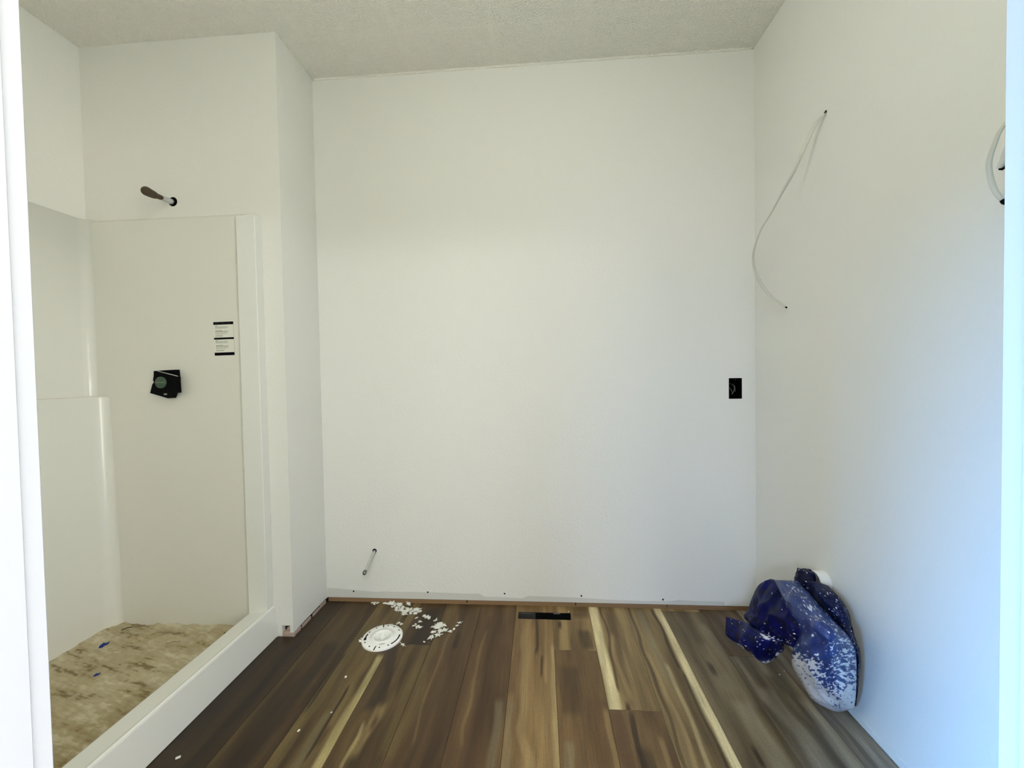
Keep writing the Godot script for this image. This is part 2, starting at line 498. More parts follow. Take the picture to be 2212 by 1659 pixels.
func materials() -> void:
	var peel := bumps(11, 0.05, 3.0)
	var popcorn := bumps(12, 0.09, 8.0)
	M.wall = paint(Color(0.931, 0.929, 0.898), 0.75, peel, 2.4, 0.25)
	M.ceiling = paint(Color(0.972, 0.966, 0.922), 0.9, popcorn, 2.6, 0.9)
	M.trim = mat(Color(0.84, 0.85, 0.865), 0.45)
	M.white_plastic = mat(Color(0.925, 0.925, 0.895), 0.22)
	M.white_panel = paint(Color(0.91, 0.905, 0.865), 0.30, peel, 5.0, 0.06)
	M.black = mat(Color(0.015, 0.015, 0.02), 0.6, 0.0, 0.2)
	M.screw_and_shade = mat(Color(0.09, 0.075, 0.06), 0.8)  # screw heads, and the shade in holes and gaps painted dark brown
	M.dark_metal = mat(Color(0.16, 0.17, 0.17), 0.4, 0.8)
	M.ply = mat(Color(0.56, 0.44, 0.31), 0.75)
	M.subfloor = mat(Color(0.14, 0.11, 0.08), 0.9)
	M.compound = paint(Color(0.845, 0.84, 0.805), 0.9, peel, 6.0, 0.3)
	M.pink = mat(Color(0.75, 0.66, 0.60), 0.9)
	M.cable = mat(Color(0.82, 0.82, 0.77), 0.28)
	M.pex = mat(Color(0.74, 0.75, 0.74), 0.25)
	M.steel = mat(Color(0.52, 0.51, 0.49), 0.35, 0.8)
	M.rust = paint(Color(0.30, 0.25, 0.18), 0.8, bumps(13, 0.2, 8.0, 256), 18.0, 0.8)
	M.white_pvc = mat(Color(0.985, 0.985, 0.965), 0.3)
	M.scrap = mat(Color(0.90, 0.90, 0.86), 0.7)
	M.blue_chip = mat(Color(0.05, 0.17, 0.50), 0.4)
	M.green = mat(Color(0.24, 0.33, 0.25), 0.45)

func shell() -> void:
	# back wall, in four pieces round the outlet's opening
	var st := sb()
	var o := Rect2(0.8235, 0.937, 0.055, 0.0905)
	var zb := -0.11
	bx(st, Vector3(XC - 0.2, 0.0155, zb), Vector3(o.position.x, CEIL, 0))
	bx(st, Vector3(o.end.x, 0.0155, zb), Vector3(XR + 0.1, CEIL, 0))
	bx(st, Vector3(o.position.x, 0.0155, zb), Vector3(o.end.x, o.position.y, 0))
	bx(st, Vector3(o.position.x, o.end.y, zb), Vector3(o.end.x, CEIL, 0))
	var wb := structure(build("wall_back", st, M.wall), "off white drywall behind the flange and floor vent")
	# bare joint compound along the foot of the back wall
	st = sb()
	var nz := noise(5, 3.0, 2)
	var steps: Array = [[-1.03, 0.060], [-0.98, 0.058], [-0.80, 0.046], [-0.62, 0.050], [-0.46, 0.048], [-0.30, 0.047], [-0.275, 0.034], [-0.10, 0.030], [-0.07, 0.041], [0.06, 0.040], [0.30, 0.032], [0.52, 0.030], [0.60, 0.038], [0.80, 0.034]]
	var poly := PackedVector2Array([Vector2(-1.03, 0.0157), Vector2(0.80, 0.0157)])
	for i in range(steps.size() - 1, -1, -1):
		poly.append(Vector2(steps[i][0], steps[i][1]))
		if i > 0:
			for k in [0.66, 0.33]:
				var x: float = lerp(steps[i - 1][0], steps[i][0], k)
				poly.append(Vector2(x, lerp(steps[i - 1][1], steps[i][1], k) + 0.003 * nz.get_noise_1d(x * 9.0)))
	prism(st, poly, Vector3.ZERO, Vector3.RIGHT, Vector3.UP, Vector3(0, 0, 0.0008))
	build("joint_compound", st, M.compound, wb)
	for p in [[-0.9, 0.046], [-0.542, 0.049], [-0.181, 0.050], [0.17, 0.047], [0.533, 0.038]]:
		st = sb()
		lathe(st, Vector3(p[0], p[1], 0.0008), Vector3.BACK, [Vector2(0.0042, 0.0), Vector2(0.0036, 0.0007), Vector2(0.0, 0.0004)], 10)
		build("screw_head", st, M.screw_and_shade, wb)
	# wood sill plate showing under the back wall
	st = sb()
	bx(st, Vector3(XC, -0.03, -0.09), Vector3(XR, 0.0152, -0.006))
	structure(build("trim_1", st, M.subfloor), "dark timber sill in the gap under the back wall")
	st = sb()
	for r in [[-1.026, -0.36], [-0.355, 0.142], [0.146, 0.55], [0.553, 0.93]]:
		bx(st, Vector3(r[0], -0.012, -0.0055), Vector3(r[1], 0.0125, -0.0012), 0.001)
	structure(build("trim_2", st, M.ply), "brown wood strip along the foot of the back wall")
	st = sb()
	bx(st, Vector3(-1.02, -0.012, 0.0012), Vector3(0.93, 0.0030, 0.0042), 0.0008)
	structure(build("trim_3", st, M.ply), "thin brown edging between back wall and plank ends")

	# right wall
	st = sb()
	bx(st, Vector3(XR, -0.03, -0.11), Vector3(XR + 0.11, CEIL, ZF + 0.14))
	var wr := structure(build("wall_right", st, M.wall), "drywall on the right with two bare cables and a blue bag")
	st = sb()
	var skirt := PackedVector2Array([Vector2(0.0, 0.001), Vector2(1.5, 0.001)])
	for i in range(30, -1, -1):
		var z := i * 0.05
		skirt.append(Vector2(z, 0.020 + 0.007 * nz.get_noise_1d(z * 6.0) + (0.005 if i % 7 < 3 else 0.0)))
	prism(st, skirt, Vector3(XR, 0, 0), Vector3.BACK, Vector3.UP, Vector3(-0.0015, 0, 0))
	build("joint_compound", st, M.wall, wr)

	# the wall at the end of the shower: its face, its side, a broken notch at the foot of the corner
	st = sb()
	bx(st, Vector3(XL - 0.1, 0.042, -0.11), Vector3(XC, CEIL, ZC))
	bx(st, Vector3(XL - 0.1, -0.03, -0.11), Vector3(-1.080, 0.042, ZC))
	bx(st, Vector3(-1.046, 0.013, -0.004), Vector3(XC, 0.042, ZC))
	bx(st, Vector3(-1.080, 0.0, -0.1), Vector3(XC - 0.01, 0.042, ZC - 0.025))
	structure(build("wall_shower", st, M.wall), "drywall at the shower's end with the valve, meeting the back wall")
	st = sb()
	bx(st, Vector3(-1.080, -0.02, ZC - 0.03), Vector3(XC, 0.0135, ZC - 0.0015), 0.001)
	bx(st, Vector3(-1.068, 0.0135, ZC - 0.024), Vector3(-1.054, 0.027, ZC - 0.010), 0.004)
	structure(build("trim_4", st, M.pink), "broken pinkish wallboard at the foot of the shower corner")
	st = sb()
	bx(st, Vector3(-1.05, -0.02, 0.0), Vector3(XC - 0.005, 0.0128, ZC - 0.005))
	bx(st, Vector3(-1.0795, 0.0135, ZC - 0.0245), Vector3(-1.0465, 0.0415, ZC - 0.020))  # dark plate painted as the shade inside the notch
	structure(build("trim_5", st, M.screw_and_shade), "dark plates painted as the shade in the gap by the shower corner")
	st = sb()
	for r in [[0.01, 0.06, 0.007], [0.065, 0.12, 0.005], [0.135, 0.20, 0.006], [0.21, 0.26, 0.008]]:
		bx(st, Vector3(-1.036, -0.02, r[0]), Vector3(XC + 0.001, r[2], r[1]), 0.001)
	structure(build("trim_6", st, M.pink), "torn pinkish wallboard edge along the foot of the shower's side wall")

	# left wall behind the shower
	st = sb()
	bx(st, Vector3(XL - 0.1, -0.03, -0.11), Vector3(XL, CEIL, ZF + 0.14))
	structure(build("wall_left", st, M.wall), "drywall behind the shower on the left")

	# near wall with the doorway, in three pieces
	st = sb()
	bx(st, Vector3(-3.1, -0.03, ZF), Vector3(-0.46, 2.5, ZF + 0.14))
	bx(st, Vector3(0.36, -0.03, ZF), Vector3(2.8, 2.5, ZF + 0.14))
	bx(st, Vector3(-0.46, 2.05, ZF), Vector3(0.36, 2.5, ZF + 0.14))
	structure(build("wall_front", st, M.wall), "wall with the doorway that the room is seen through")

	# ceiling
	st = sb()
	bx(st, Vector3(XL - 0.1, CEIL, -0.11), Vector3(XR + 0.11, CEIL + 0.1, ZF + 0.02))
	structure(build("ceiling", st, M.ceiling), "textured off white ceiling")
	# uneven bead of paint where the back wall meets the ceiling
	st = sb(true)
	var pts: Array = []
	var rad: Array = []
	for i in 81:
		var x: float = lerp(XC + 0.004, XR - 0.004, i / 80.0)
		pts.append(Vector3(x, CEIL - 0.001, 0.001))
		rad.append(0.006 + 0.004 * nz.get_noise_1d(x * 5.0))
	tube(st, pts, rad, 8)
	structure(build("trim_7", st, M.ceiling), "uneven caulk bead where back wall meets ceiling")

	# door frame: jambs with stops, head
	var door := Node3D.new()
	door.name = "door_1"
	add_child(door)
	structure(door, "white painted door frame at both sides of the view")
	for s in [[-0.44, -1.0], [0.34, 1.0]]:
		st = sb()
		var x0: float = s[0]
		var x1: float = s[0] + s[1] * 0.022
		bx(st, Vector3(min(x0, x1), 0, ZF - 0.002), Vector3(max(x0, x1), 2.05, ZF + 0.145), 0.0015)
		build("jamb", st, M.trim, door)
		st = sb()
		x1 = s[0] - s[1] * 0.0022
		bx(st, Vector3(min(x0, x1), 0, ZF + 0.0135), Vector3(max(x0, x1), 2.05, ZF + 0.06), 0.001)
		build("stop", st, M.trim, door)
		st = sb()
		bx(st, Vector3(s[0] + (0.006 if s[1] > 0 else -0.066), 0, ZF + 0.14), Vector3(s[0] + (0.066 if s[1] > 0 else -0.006), 2.11, ZF + 0.156), 0.004)
		build("casing", st, M.trim, door)
	st = sb()
	bx(st, Vector3(-0.46, 2.03, ZF - 0.002), Vector3(0.36, 2.052, ZF + 0.145), 0.0015)
	build("head", st, M.trim, door)

func outer_room() -> void:
	# the room the photograph is taken from
	var st := sb()
	bx(st, Vector3(-3.1, -0.1, ZF + 0.14), Vector3(2.8, 0.0, 6.1))
	structure(build("floor_room", st, mat(Color(0.62, 0.53, 0.42), 0.6)), "plain tan floor of the room outside the doorway")
	st = sb()
	bx(st, Vector3(-3.1, CEIL, ZF + 0.02), Vector3(2.8, CEIL + 0.1, 6.1))
	structure(build("ceiling_room", st, M.ceiling), "ceiling of the room outside the doorway")
	st = sb()
	bx(st, Vector3(2.7, -0.1, ZF + 0.14), Vector3(2.8, 0.75, 6.1))
	bx(st, Vector3(2.7, 2.15, ZF + 0.14), Vector3(2.8, CEIL, 6.1))
	bx(st, Vector3(2.7, 0.75, ZF + 0.14), Vector3(2.8, 2.15, 2.75))
	bx(st, Vector3(2.7, 0.75, 4.45), Vector3(2.8, 2.15, 6.1))
	structure(build("wall_far", st, M.wall), "right wall of the outer room with an added window opening")
	st = sb()
	bx(st, Vector3(-3.1, -0.1, 6.0), Vector3(2.8, 0.8, 6.1))
	bx(st, Vector3(-3.1, 2.3, 6.0), Vector3(2.8, CEIL, 6.1))
	bx(st, Vector3(-3.1, 0.8, 6.0), Vector3(-2.9, 2.3, 6.1))
	bx(st, Vector3(-1.0, 0.8, 6.0), Vector3(2.8, 2.3, 6.1))
	structure(build("wall_rear", st, M.wall), "rear wall of the outer room with a wide window")
	st = sb()
	bx(st, Vector3(-3.1, -0.1, ZF + 0.14), Vector3(-3.0, 0.8, 6.1))
	bx(st, Vector3(-3.1, 2.3, ZF + 0.14), Vector3(-3.0, CEIL, 6.1))
	bx(st, Vector3(-3.1, 0.8, ZF + 0.14), Vector3(-3.0, 2.3, 2.6))
	bx(st, Vector3(-3.1, 0.8, 4.9), Vector3(-3.0, 2.3, 6.1))
	structure(build("wall_window", st, M.wall), "left wall of the outer room with a wide window")
	var win := Node3D.new()
	win.name = "window_1"
	add_child(win)
	structure(win, "wide window in the left wall of the outer room")
	st = sb()
	for r in [[0.8, 0.85, 2.6, 4.9], [2.25, 2.3, 2.6, 4.9], [0.85, 2.25, 2.6, 2.65], [0.85, 2.25, 4.85, 4.9], [0.85, 2.25, 3.73, 3.77]]:
		bx(st, Vector3(-3.08, r[0], r[2]), Vector3(-3.03, r[1], r[3]), 0.003)
	build("window_frame", st, M.trim, win)
	st = sb()
	bx(st, Vector3(-3.058, 0.85, 2.65), Vector3(-3.054, 2.25, 4.85))
	var glass := mat(Color(0.95, 0.98, 1.0, 0.08), 0.0)
	glass.transparency = BaseMaterial3D.TRANSPARENCY_ALPHA
	build("pane", st, glass, win)
	win = Node3D.new()  # unseen window, added to let in light from the right
	win.name = "window_added_2"
	add_child(win)
	structure(win, "unseen window added to the right wall of the outer room for its light")
	st = sb()
	for r in [[0.75, 0.8, 2.75, 4.45], [2.1, 2.15, 2.75, 4.45], [0.8, 2.1, 2.75, 2.8], [0.8, 2.1, 4.4, 4.45], [0.8, 2.1, 3.58, 3.62]]:
		bx(st, Vector3(2.73, r[0], r[2]), Vector3(2.78, r[1], r[3]), 0.003)
	build("window_frame", st, M.trim, win)
	st = sb()
	bx(st, Vector3(2.754, 0.8, 2.8), Vector3(2.758, 2.1, 4.4))
	build("pane", st, glass, win)
	win = Node3D.new()
	win.name = "window_3"
	add_child(win)
	structure(win, "window in the rear wall of the outer room")
	st = sb()
	for r in [[0.8, 0.85, -2.9, -1.0], [2.25, 2.3, -2.9, -1.0], [0.85, 2.25, -2.9, -2.85], [0.85, 2.25, -1.05, -1.0], [0.85, 2.25, -1.97, -1.93]]:
		bx(st, Vector3(r[2], r[0], 6.03), Vector3(r[3], r[1], 6.08), 0.003)
	build("window_frame", st, M.trim, win)
	st = sb()
	bx(st, Vector3(-2.85, 0.85, 6.054), Vector3(-1.05, 2.25, 6.058))
	build("pane", st, glass, win)
	var glow := mat(Color(0.95, 0.95, 0.92), 0.4)
	glow.emission_enabled = true; glow.emission = Color(1.0, 0.97, 0.9); glow.emission_energy_multiplier = 0.5
	# tripod lamp, added out of view to light the shower side
	var wl := thing("left_fill_lamp", "unseen fill lamp on a tripod, added beside the shower's near end", "lamp", Vector3(LEFT_FILL_LAMP.x, 0, LEFT_FILL_LAMP.z))
	st = sb(true)
	var prof: Array = []
	for k in 17: prof.append(Vector2(0.1 * sin(PI * k / 16.0), -0.1 * cos(PI * k / 16.0)))
	lathe(st, Vector3(0, LEFT_FILL_LAMP.y, 0), Vector3.UP, prof, 28)
	build("globe", st, glow, wl)
	st = sb(true)
	tube(st, [Vector3(0, 0.35, 0), Vector3(0, LEFT_FILL_LAMP.y - 0.099, 0)], [0.012], 12)
	build("pole", st, M.black, wl)
	for k in 3:
		var a := TAU * k / 3.0 + 0.5
		st = sb(true)
		tube(st, [Vector3(0, 0.55, 0), Vector3(cos(a) * 0.13, 0.008, sin(a) * 0.13)], [0.009], 10)
		build("leg", st, M.black, wl)
	wl = thing("door_fill_lamp", "unseen globe fill lamp added on the wall above the doorway", "lamp", DOOR_FILL_LAMP)  # made-up wall lamp, there only to light the bathroom
	prof = []
	for k in 17: prof.append(Vector2(0.09 * sin(PI * k / 16.0), -0.09 * cos(PI * k / 16.0)))
	st = sb(true)
	lathe(st, Vector3.ZERO, Vector3.UP, prof, 28)
	build("globe", st, glow, wl)
	st = sb(true)
	lathe(st, Vector3(0, 0, 0.088), Vector3.BACK, [Vector2(0.02, 0.0), Vector2(0.02, 0.05), Vector2(0.06, 0.052), Vector2(0.06, ZF - DOOR_FILL_LAMP.z - 0.088)], 24)
	build("wall_plate", st, M.trim, wl)
	var lamp := thing("room_fill_lamp", "square fill light panel added to the ceiling outside the doorway", "lamp", Vector3(0.55, CEIL, 3.4))  # unseen panel, added to light the back wall through the doorway
	st = sb()
	bx(st, Vector3(-0.48, -0.03, -0.48), Vector3(0.48, 0.0, 0.48), 0.004)
	build("lamp_frame", st, M.trim, lamp)
	st = sb()
	bx(st, Vector3(-0.45, -0.034, -0.45), Vector3(0.45, -0.029, 0.45), 0.002)
	build("diffuser", st, glow, lamp)

func floor_planks() -> void:
	var vent := Rect2(-0.1145, 0.0555, 0.2305, 0.0515)    # x, z
	var st := sb()
	var lo := -0.09
	var hi := -0.0085
	bx(st, Vector3(XL, lo, -0.1), Vector3(vent.position.x, hi, ZF + 0.14))
	bx(st, Vector3(vent.end.x, lo, -0.1), Vector3(XR, hi, ZF + 0.14))
	bx(st, Vector3(vent.position.x, lo, -0.1), Vector3(vent.end.x, hi, vent.position.y))
	bx(st, Vector3(vent.position.x, lo, vent.end.y), Vector3(vent.end.x, hi, ZF + 0.14))
	var fl := structure(build("floor", st, M.subfloor), "brown wood plank floor running away from the doorway")
	var seams: Array = []
	for k in 13: seams.append(-1.0955 + 0.1617 * k)
	seams[12] = 0.845
	seams.append(0.9315)
	var B := func(r: int, g: int, b: int) -> Color: return Color8(r, g, b)
	var cream: Color = B.call(232, 213, 172)
	var tan: Color = B.call(176, 146, 102)
	var umber: Color = B.call(52, 34, 18)
	var rust: Color = B.call(104, 72, 44)
	var grey: Color = B.call(150, 138, 118)
	var olive: Color = B.call(140, 118, 74)
	# each plank: column, z from, z to, base, dark, light, clouding, marks
	var P: Array = [
		[0, 0.006, 1.64, B.call(84, 58, 32), B.call(58, 36, 16), B.call(112, 84, 52), 0.9, [["s", 0.7, 0.10, 0.3, 0.9, umber, 0.6, 0.1]]],
		[1, 0.006, 1.05, B.call(98, 68, 38), B.call(58, 36, 16), B.call(138, 104, 66), 1.0, [["s", 0.06, 0.06, 0.35, 0.8, olive, 0.45, 0.05], ["s", 0.55, 0.22, 0.3, 0.95, umber, 0.55, 0.15], ["s", 0.80, 0.06, 0.1, 0.5, olive, 0.35, 0.05]]],
		[1, 1.05, 1.64, B.call(110, 80, 50), B.call(70, 44, 22), B.call(140, 110, 72), 1.0, []],
		[2, 0.006, 1.30, B.call(112, 86, 52), B.call(70, 46, 24), B.call(160, 132, 88), 1.1, [["s", 0.92, 0.12, 0.36, 1.2, cream, 0.80, 0.05], ["s", 0.05, 0.03, 0.36, 0.60, umber, 0.8, 0.03], ["s", 0.12, 0.10, 0.0, 0.8, olive, 0.55, 0.08], ["s", 0.62, 0.03, 0.52, 0.76, umber, 0.8, 0.06], ["s", 0.48, 0.09, 0.62, 1.1, grey, 0.5, 0.1], ["s", 0.70, 0.05, 0.68, 0.72, rust, 0.8, 0.0], ["s", 0.88, 0.05, 0.05, 0.2, tan, 0.5, 0.05]]],
		[2, 1.30, 1.64, B.call(110, 84, 54), B.call(70, 46, 24), B.call(140, 112, 74), 1.0, []],
		[3, 0.006, 0.292, B.call(84, 58, 34), B.call(50, 30, 15), B.call(122, 92, 58), 1.0, [["s", 0.12, 0.13, 0.0, 0.3, tan, 0.75, 0.1], ["s", 0.68, 0.20, 0.06, 0.29, umber, 0.7, 0.05]]],
		[3, 0.292, 1.30, B.call(104, 76, 44), B.call(66, 44, 22), B.call(138, 110, 70), 1.0, [["s", 0.24, 0.14, 0.02, 0.30, umber, 0.6, 0.2], ["s", 0.55, 0.10, 0.0, 0.34, tan, 0.4, 0.1], ["s", 0.42, 0.12, 0.30, 0.46, tan, 0.85, 0.15], ["s", 0.90, 0.10, 0.0, 0.45, olive, 0.5, 0.05], ["s", 0.52, 0.05, 0.345, 0.37, rust, 0.9, 0.0], ["s", 0.35, 0.04, 0.37, 0.5, cream, 0.5, 0.1]]],
		[3, 1.30, 1.64, B.call(104, 76, 46), B.call(66, 44, 24), B.call(138, 110, 72), 1.0, []],
		[4, 0.006, 0.92, B.call(112, 80, 48), B.call(74, 48, 26), B.call(150, 118, 78), 1.1, [["s", 0.10, 0.12, 0.04, 0.75, olive, 0.55, 0.15], ["s", 0.58, 0.07, 0.22, 0.29, umber, 0.6, 0.05], ["s", 0.85, 0.20, 0.1, 0.8, rust, 0.25, 0.1], ["s", 0.40, 0.03, 0.1, 0.7, tan, 0.4, 0.15]]],
		[4, 0.92, 1.64, B.call(104, 76, 46), B.call(66, 44, 24), B.call(138, 110, 72), 1.0, []],
		[5, 0.006, 1.25, B.call(116, 82, 50), B.call(82, 52, 28), B.call(152, 116, 74), 1.0, [["s", 0.4, 0.25, 0.1, 0.45, rust, 0.30, 0.1], ["s", 0.86, 0.10, 0.55, 1.2, grey, 0.55, 0.15], ["s", 0.30, 0.04, 0.2, 0.7, tan, 0.35, 0.2]]],
		[5, 1.25, 1.64, B.call(104, 76, 46), B.call(66, 44, 24), B.call(138, 110, 72), 1.0, []],
		[6, 0.006, 0.98, B.call(152, 118, 76), B.call(112, 80, 48), B.call(186, 152, 106), 0.9, [["s", 0.95, 0.06, 0.28, 0.9, cream, 0.32, 0.05], ["s", 0.58, 0.04, 0.10, 0.30, B.call(84, 54, 28), 0.9, 0.10], ["s", 0.70, 0.03, 0.34, 0.42, B.call(84, 54, 28), 0.8, 0.04], ["s", 0.40, 0.10, 0.1, 0.9, tan, 0.6, 0.2], ["s", 0.78, 0.04, 0.02, 0.45, cream, 0.2, 0.05], ["s", 0.08, 0.10, 0.05, 0.5, rust, 0.4, 0.1], ["s", 0.12, 0.08, 0.55, 0.9, grey, 0.4, 0.1]]],
		[6, 0.98, 1.64, B.call(120, 90, 56), B.call(76, 50, 28), B.call(150, 120, 78), 1.0, []],
		[7, 0.006, 0.297, B.call(144, 114, 74), B.call(92, 66, 38), B.call(178, 146, 98), 1.0, [["s", 0.20, 0.14, 0.0, 0.3, tan, 0.7, 0.1], ["s", 0.16, 0.05, 0.12, 0.145, umber, 0.85, 0.0], ["s", 0.80, 0.16, 0.18, 0.27, umber, 0.55, 0.05], ["s", 0.75, 0.25, 0.0, 0.07, B.call(100, 72, 42), 0.7, 0.05]]],
		[7, 0.297, 1.40, B.call(118, 88, 54), B.call(84, 58, 34), B.call(146, 112, 72), 1.0, [["s", 0.30, 0.22, 0.1, 0.28, umber, 0.35, 0.1], ["s", 0.72, 0.2, 0.24, 0.45, rust, 0.45, 0.1], ["s", 0.18, 0.10, 0.40, 0.52, grey, 0.5, 0.1], ["s", 0.92, 0.06, 0.28, 0.7, tan, 0.5, 0.05]]],
		[7, 1.40, 1.64, B.call(104, 76, 46), B.call(66, 44, 24), B.call(138, 110, 72), 1.0, []],
		[8, 0.006, 0.565, B.call(152, 124, 82), B.call(112, 86, 52), B.call(188, 160, 112), 1.0, [["s", 0.12, 0.145, -0.1, 0.6, cream, 0.95, 0.04], ["s", 0.33, 0.035, 0.0, 0.47, B.call(104, 76, 44), 0.8, 0.08], ["s", 0.52, 0.10, 0.05, 0.2, B.call(112, 84, 50), 0.6, 0.1], ["s", 0.44, 0.05, 0.2, 0.5, tan, 0.6, 0.12], ["s", 0.38, 0.05, 0.545, 0.6, umber, 0.7, 0.0], ["s", 0.70, 0.08, 0.0, 0.56, B.call(108, 82, 50), 0.4, 0.1]]],
		[8, 0.565, 1.50, B.call(122, 92, 58), B.call(92, 60, 34), B.call(148, 116, 76), 1.0, [["s", 0.15, 0.16, 0.02, 0.2, rust, 0.5, 0.1], ["s", 0.40, 0.06, 0.02, 0.30, B.call(62, 44, 24), 0.75, 0.1], ["s", 0.46, 0.14, 0.14, 0.26, umber, 0.5, 0.1], ["s", 0.84, 0.06, 0.10, 0.6, tan, 0.5, 0.1]]],
		[8, 1.50, 1.64, B.call(104, 76, 46), B.call(66, 44, 24), B.call(138, 110, 72), 1.0, []],
		[9, 0.006, 1.45, B.call(140, 114, 74), B.call(100, 76, 46), B.call(180, 152, 106), 1.0, [["s", 0.915, 0.11, -0.1, 1.4, cream, 0.95, 0.05], ["s", 0.70, 0.035, 0.02, 0.36, B.call(82, 58, 32), 0.85, 0.10], ["s", 0.09, 0.04, 0.0, 1.2, B.call(92, 68, 40), 0.7, 0.08], ["s", 0.40, 0.09, 0.02, 0.4, grey, 0.45, 0.15], ["s", 0.46, 0.05, 0.36, 1.0, cream, 0.40, 0.07], ["s", 0.22, 0.05, 0.3, 0.9, tan, 0.7, 0.12], ["s", 0.77, 0.03, 0.4, 1.0, umber, 0.5, 0.05]]],
		[9, 1.45, 1.64, B.call(104, 76, 46), B.call(66, 44, 24), B.call(138, 110, 72), 1.0, []],
		[10, 0.006, 0.024, B.call(150, 122, 82), B.call(112, 86, 52), B.call(170, 142, 98), 1.0, []],
		[10, 0.024, 1.15, B.call(116, 98, 70), B.call(80, 64, 44), B.call(146, 126, 94), 1.1, [["s", 0.5, 0.14, 0.0, 0.2, B.call(92, 72, 44), 0.5, 0.1], ["s", 0.45, 0.07, 0.33, 0.37, umber, 0.6, 0.05], ["s", 0.55, 0.22, 0.38, 0.44, grey, 0.4, 0.05], ["s", 0.85, 0.12, 0.1, 0.5, grey, 0.35, 0.1], ["s", 0.35, 0.05, 0.66, 0.70, umber, 0.8, 0.0], ["s", 0.6, 0.2, 0.5, 1.0, grey, 0.5, 0.1]]],
		[10, 1.15, 1.64, B.call(110, 92, 66), B.call(80, 62, 42), B.call(140, 120, 88), 1.0, []],
		[11, 0.006, 0.304, B.call(110, 88, 60), B.call(72, 56, 38), B.call(136, 114, 82), 1.0, [["s", 0.06, 0.07, 0.0, 0.31, B.call(76, 54, 32), 0.7, 0.05]]],
		[11, 0.304, 1.36, B.call(112, 98, 76), B.call(72, 62, 48), B.call(156, 142, 116), 1.2, [["s", 0.12, 0.06, 0.0, 0.2, grey, 0.45, 0.05], ["s", 0.30, 0.20, 0.16, 0.5, grey, 0.5, 0.15], ["s", 0.62, 0.10, 0.1, 0.6, B.call(72, 60, 44), 0.5, 0.15], ["s", 0.85, 0.10, 0.2, 0.7, grey, 0.5, 0.1]]],
		[11, 1.36, 1.64, B.call(110, 92, 66), B.call(80, 62, 42), B.call(140, 120, 88), 1.0, []],
		[12, 0.006, 0.86, B.call(118, 104, 84), B.call(84, 72, 56), B.call(158, 146, 122), 1.1, [["s", 0.5, 0.12, 0.5, 0.8, grey, 0.5, 0.1]]],
		[12, 0.86, 1.64, B.call(110, 92, 66), B.call(80, 62, 42), B.call(140, 120, 88), 1.0, []],
	]
	# each run's own tone, with the light's fall-off towards the shower painted in
	var lit_tones: Array = []
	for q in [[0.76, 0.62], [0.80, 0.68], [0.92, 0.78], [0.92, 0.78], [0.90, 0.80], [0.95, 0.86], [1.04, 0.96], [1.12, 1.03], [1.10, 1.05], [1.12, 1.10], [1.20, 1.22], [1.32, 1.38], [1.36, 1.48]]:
		lit_tones.append(Color(q[0], q[0], q[1]))
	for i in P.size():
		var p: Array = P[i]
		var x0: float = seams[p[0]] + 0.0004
		var x1: float = seams[p[0] + 1] - 0.0004
		var z0: float = p[1] + 0.0004
		var z1: float = p[2] - 0.0004
		var rects: Array = [Rect2(x0, z0, x1 - x0, z1 - z0)]
		if p[0] == 0:
			rects = [Rect2(-1.024, z0, x1 + 1.024, 0.268 - z0), Rect2(x0 + 0.0005, 0.268, x1 - x0 - 0.0005, z1 - 0.268)]
		elif z0 < vent.position.y and z1 > vent.end.y and x1 > vent.position.x and x0 < vent.end.x:
			var a: float = max(x0, vent.position.x)
			var b: float = min(x1, vent.end.x)
			rects = [Rect2(x0, z0, x1 - x0, vent.position.y - z0), Rect2(x0, vent.end.y, x1 - x0, z1 - vent.end.y)]
			if a > x0: rects.append(Rect2(x0, vent.position.y, a - x0, vent.size.y))
			if b < x1: rects.append(Rect2(b, vent.position.y, x1 - b, vent.size.y))
		st = sb()
		var dip := rng.randf_range(0.0, 0.0004)
		for r in rects:
			var top: float = -dip
			var e := 0.0006
			var ax: float = r.position.x; var az: float = r.position.y; var bx_: float = r.end.x; var bz: float = r.end.y
			var uvf := func(q: Vector3) -> Vector2: return Vector2((q.x - x0) / (x1 - x0), (q.z - z0) / (z1 - z0))
			var T := [Vector3(ax + e, top, az + e), Vector3(bx_ - e, top, az + e), Vector3(bx_ - e, top, bz - e), Vector3(ax + e, top, bz - e)]
			var S := [Vector3(ax, top - e, az), Vector3(bx_, top - e, az), Vector3(bx_, top - e, bz), Vector3(ax, top - e, bz)]
			var D: Array = []
			for q in S: D.append(Vector3(q.x, -0.008, q.z))
			quad(st, T[0], T[1], T[2], T[3], Vector3.UP, uvf.call(T[0]), uvf.call(T[1]), uvf.call(T[2]), uvf.call(T[3]))
			for k in 4:
				var m := (k + 1) % 4
				var out: Vector3 = (S[k] + S[m]) * 0.5 - (S[0] + S[2]) * 0.5
				quad(st, T[k], T[m], S[m], S[k], out + Vector3.UP * 0.3, uvf.call(T[k]), uvf.call(T[m]), uvf.call(S[m]), uvf.call(S[k]))
				quad(st, S[k], S[m], D[m], D[k], out, uvf.call(S[k]), uvf.call(S[m]), uvf.call(D[m]), uvf.call(D[k]))
		var m2 := textured(plank_texture(100 + i * 5, p[3], p[4], p[5], z1 - z0, p[7], p[6], lit_tones[p[0]]), 0.42, 0.45)
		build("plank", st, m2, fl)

func arc_profile(face: float, wall: float, r: float) -> Array:
	# the back panel seen from above: along the left wall, round a hollow corner, to the end panel
	var out: Array = [Vector2(face, 1.47), Vector2(face, 0.9), Vector2(face, 0.5)]
	for k in 9:
		var a := PI * 0.5 * k / 8.0
		out.append(Vector2(face + r - r * cos(a), wall + r - r * sin(a)))
	return out

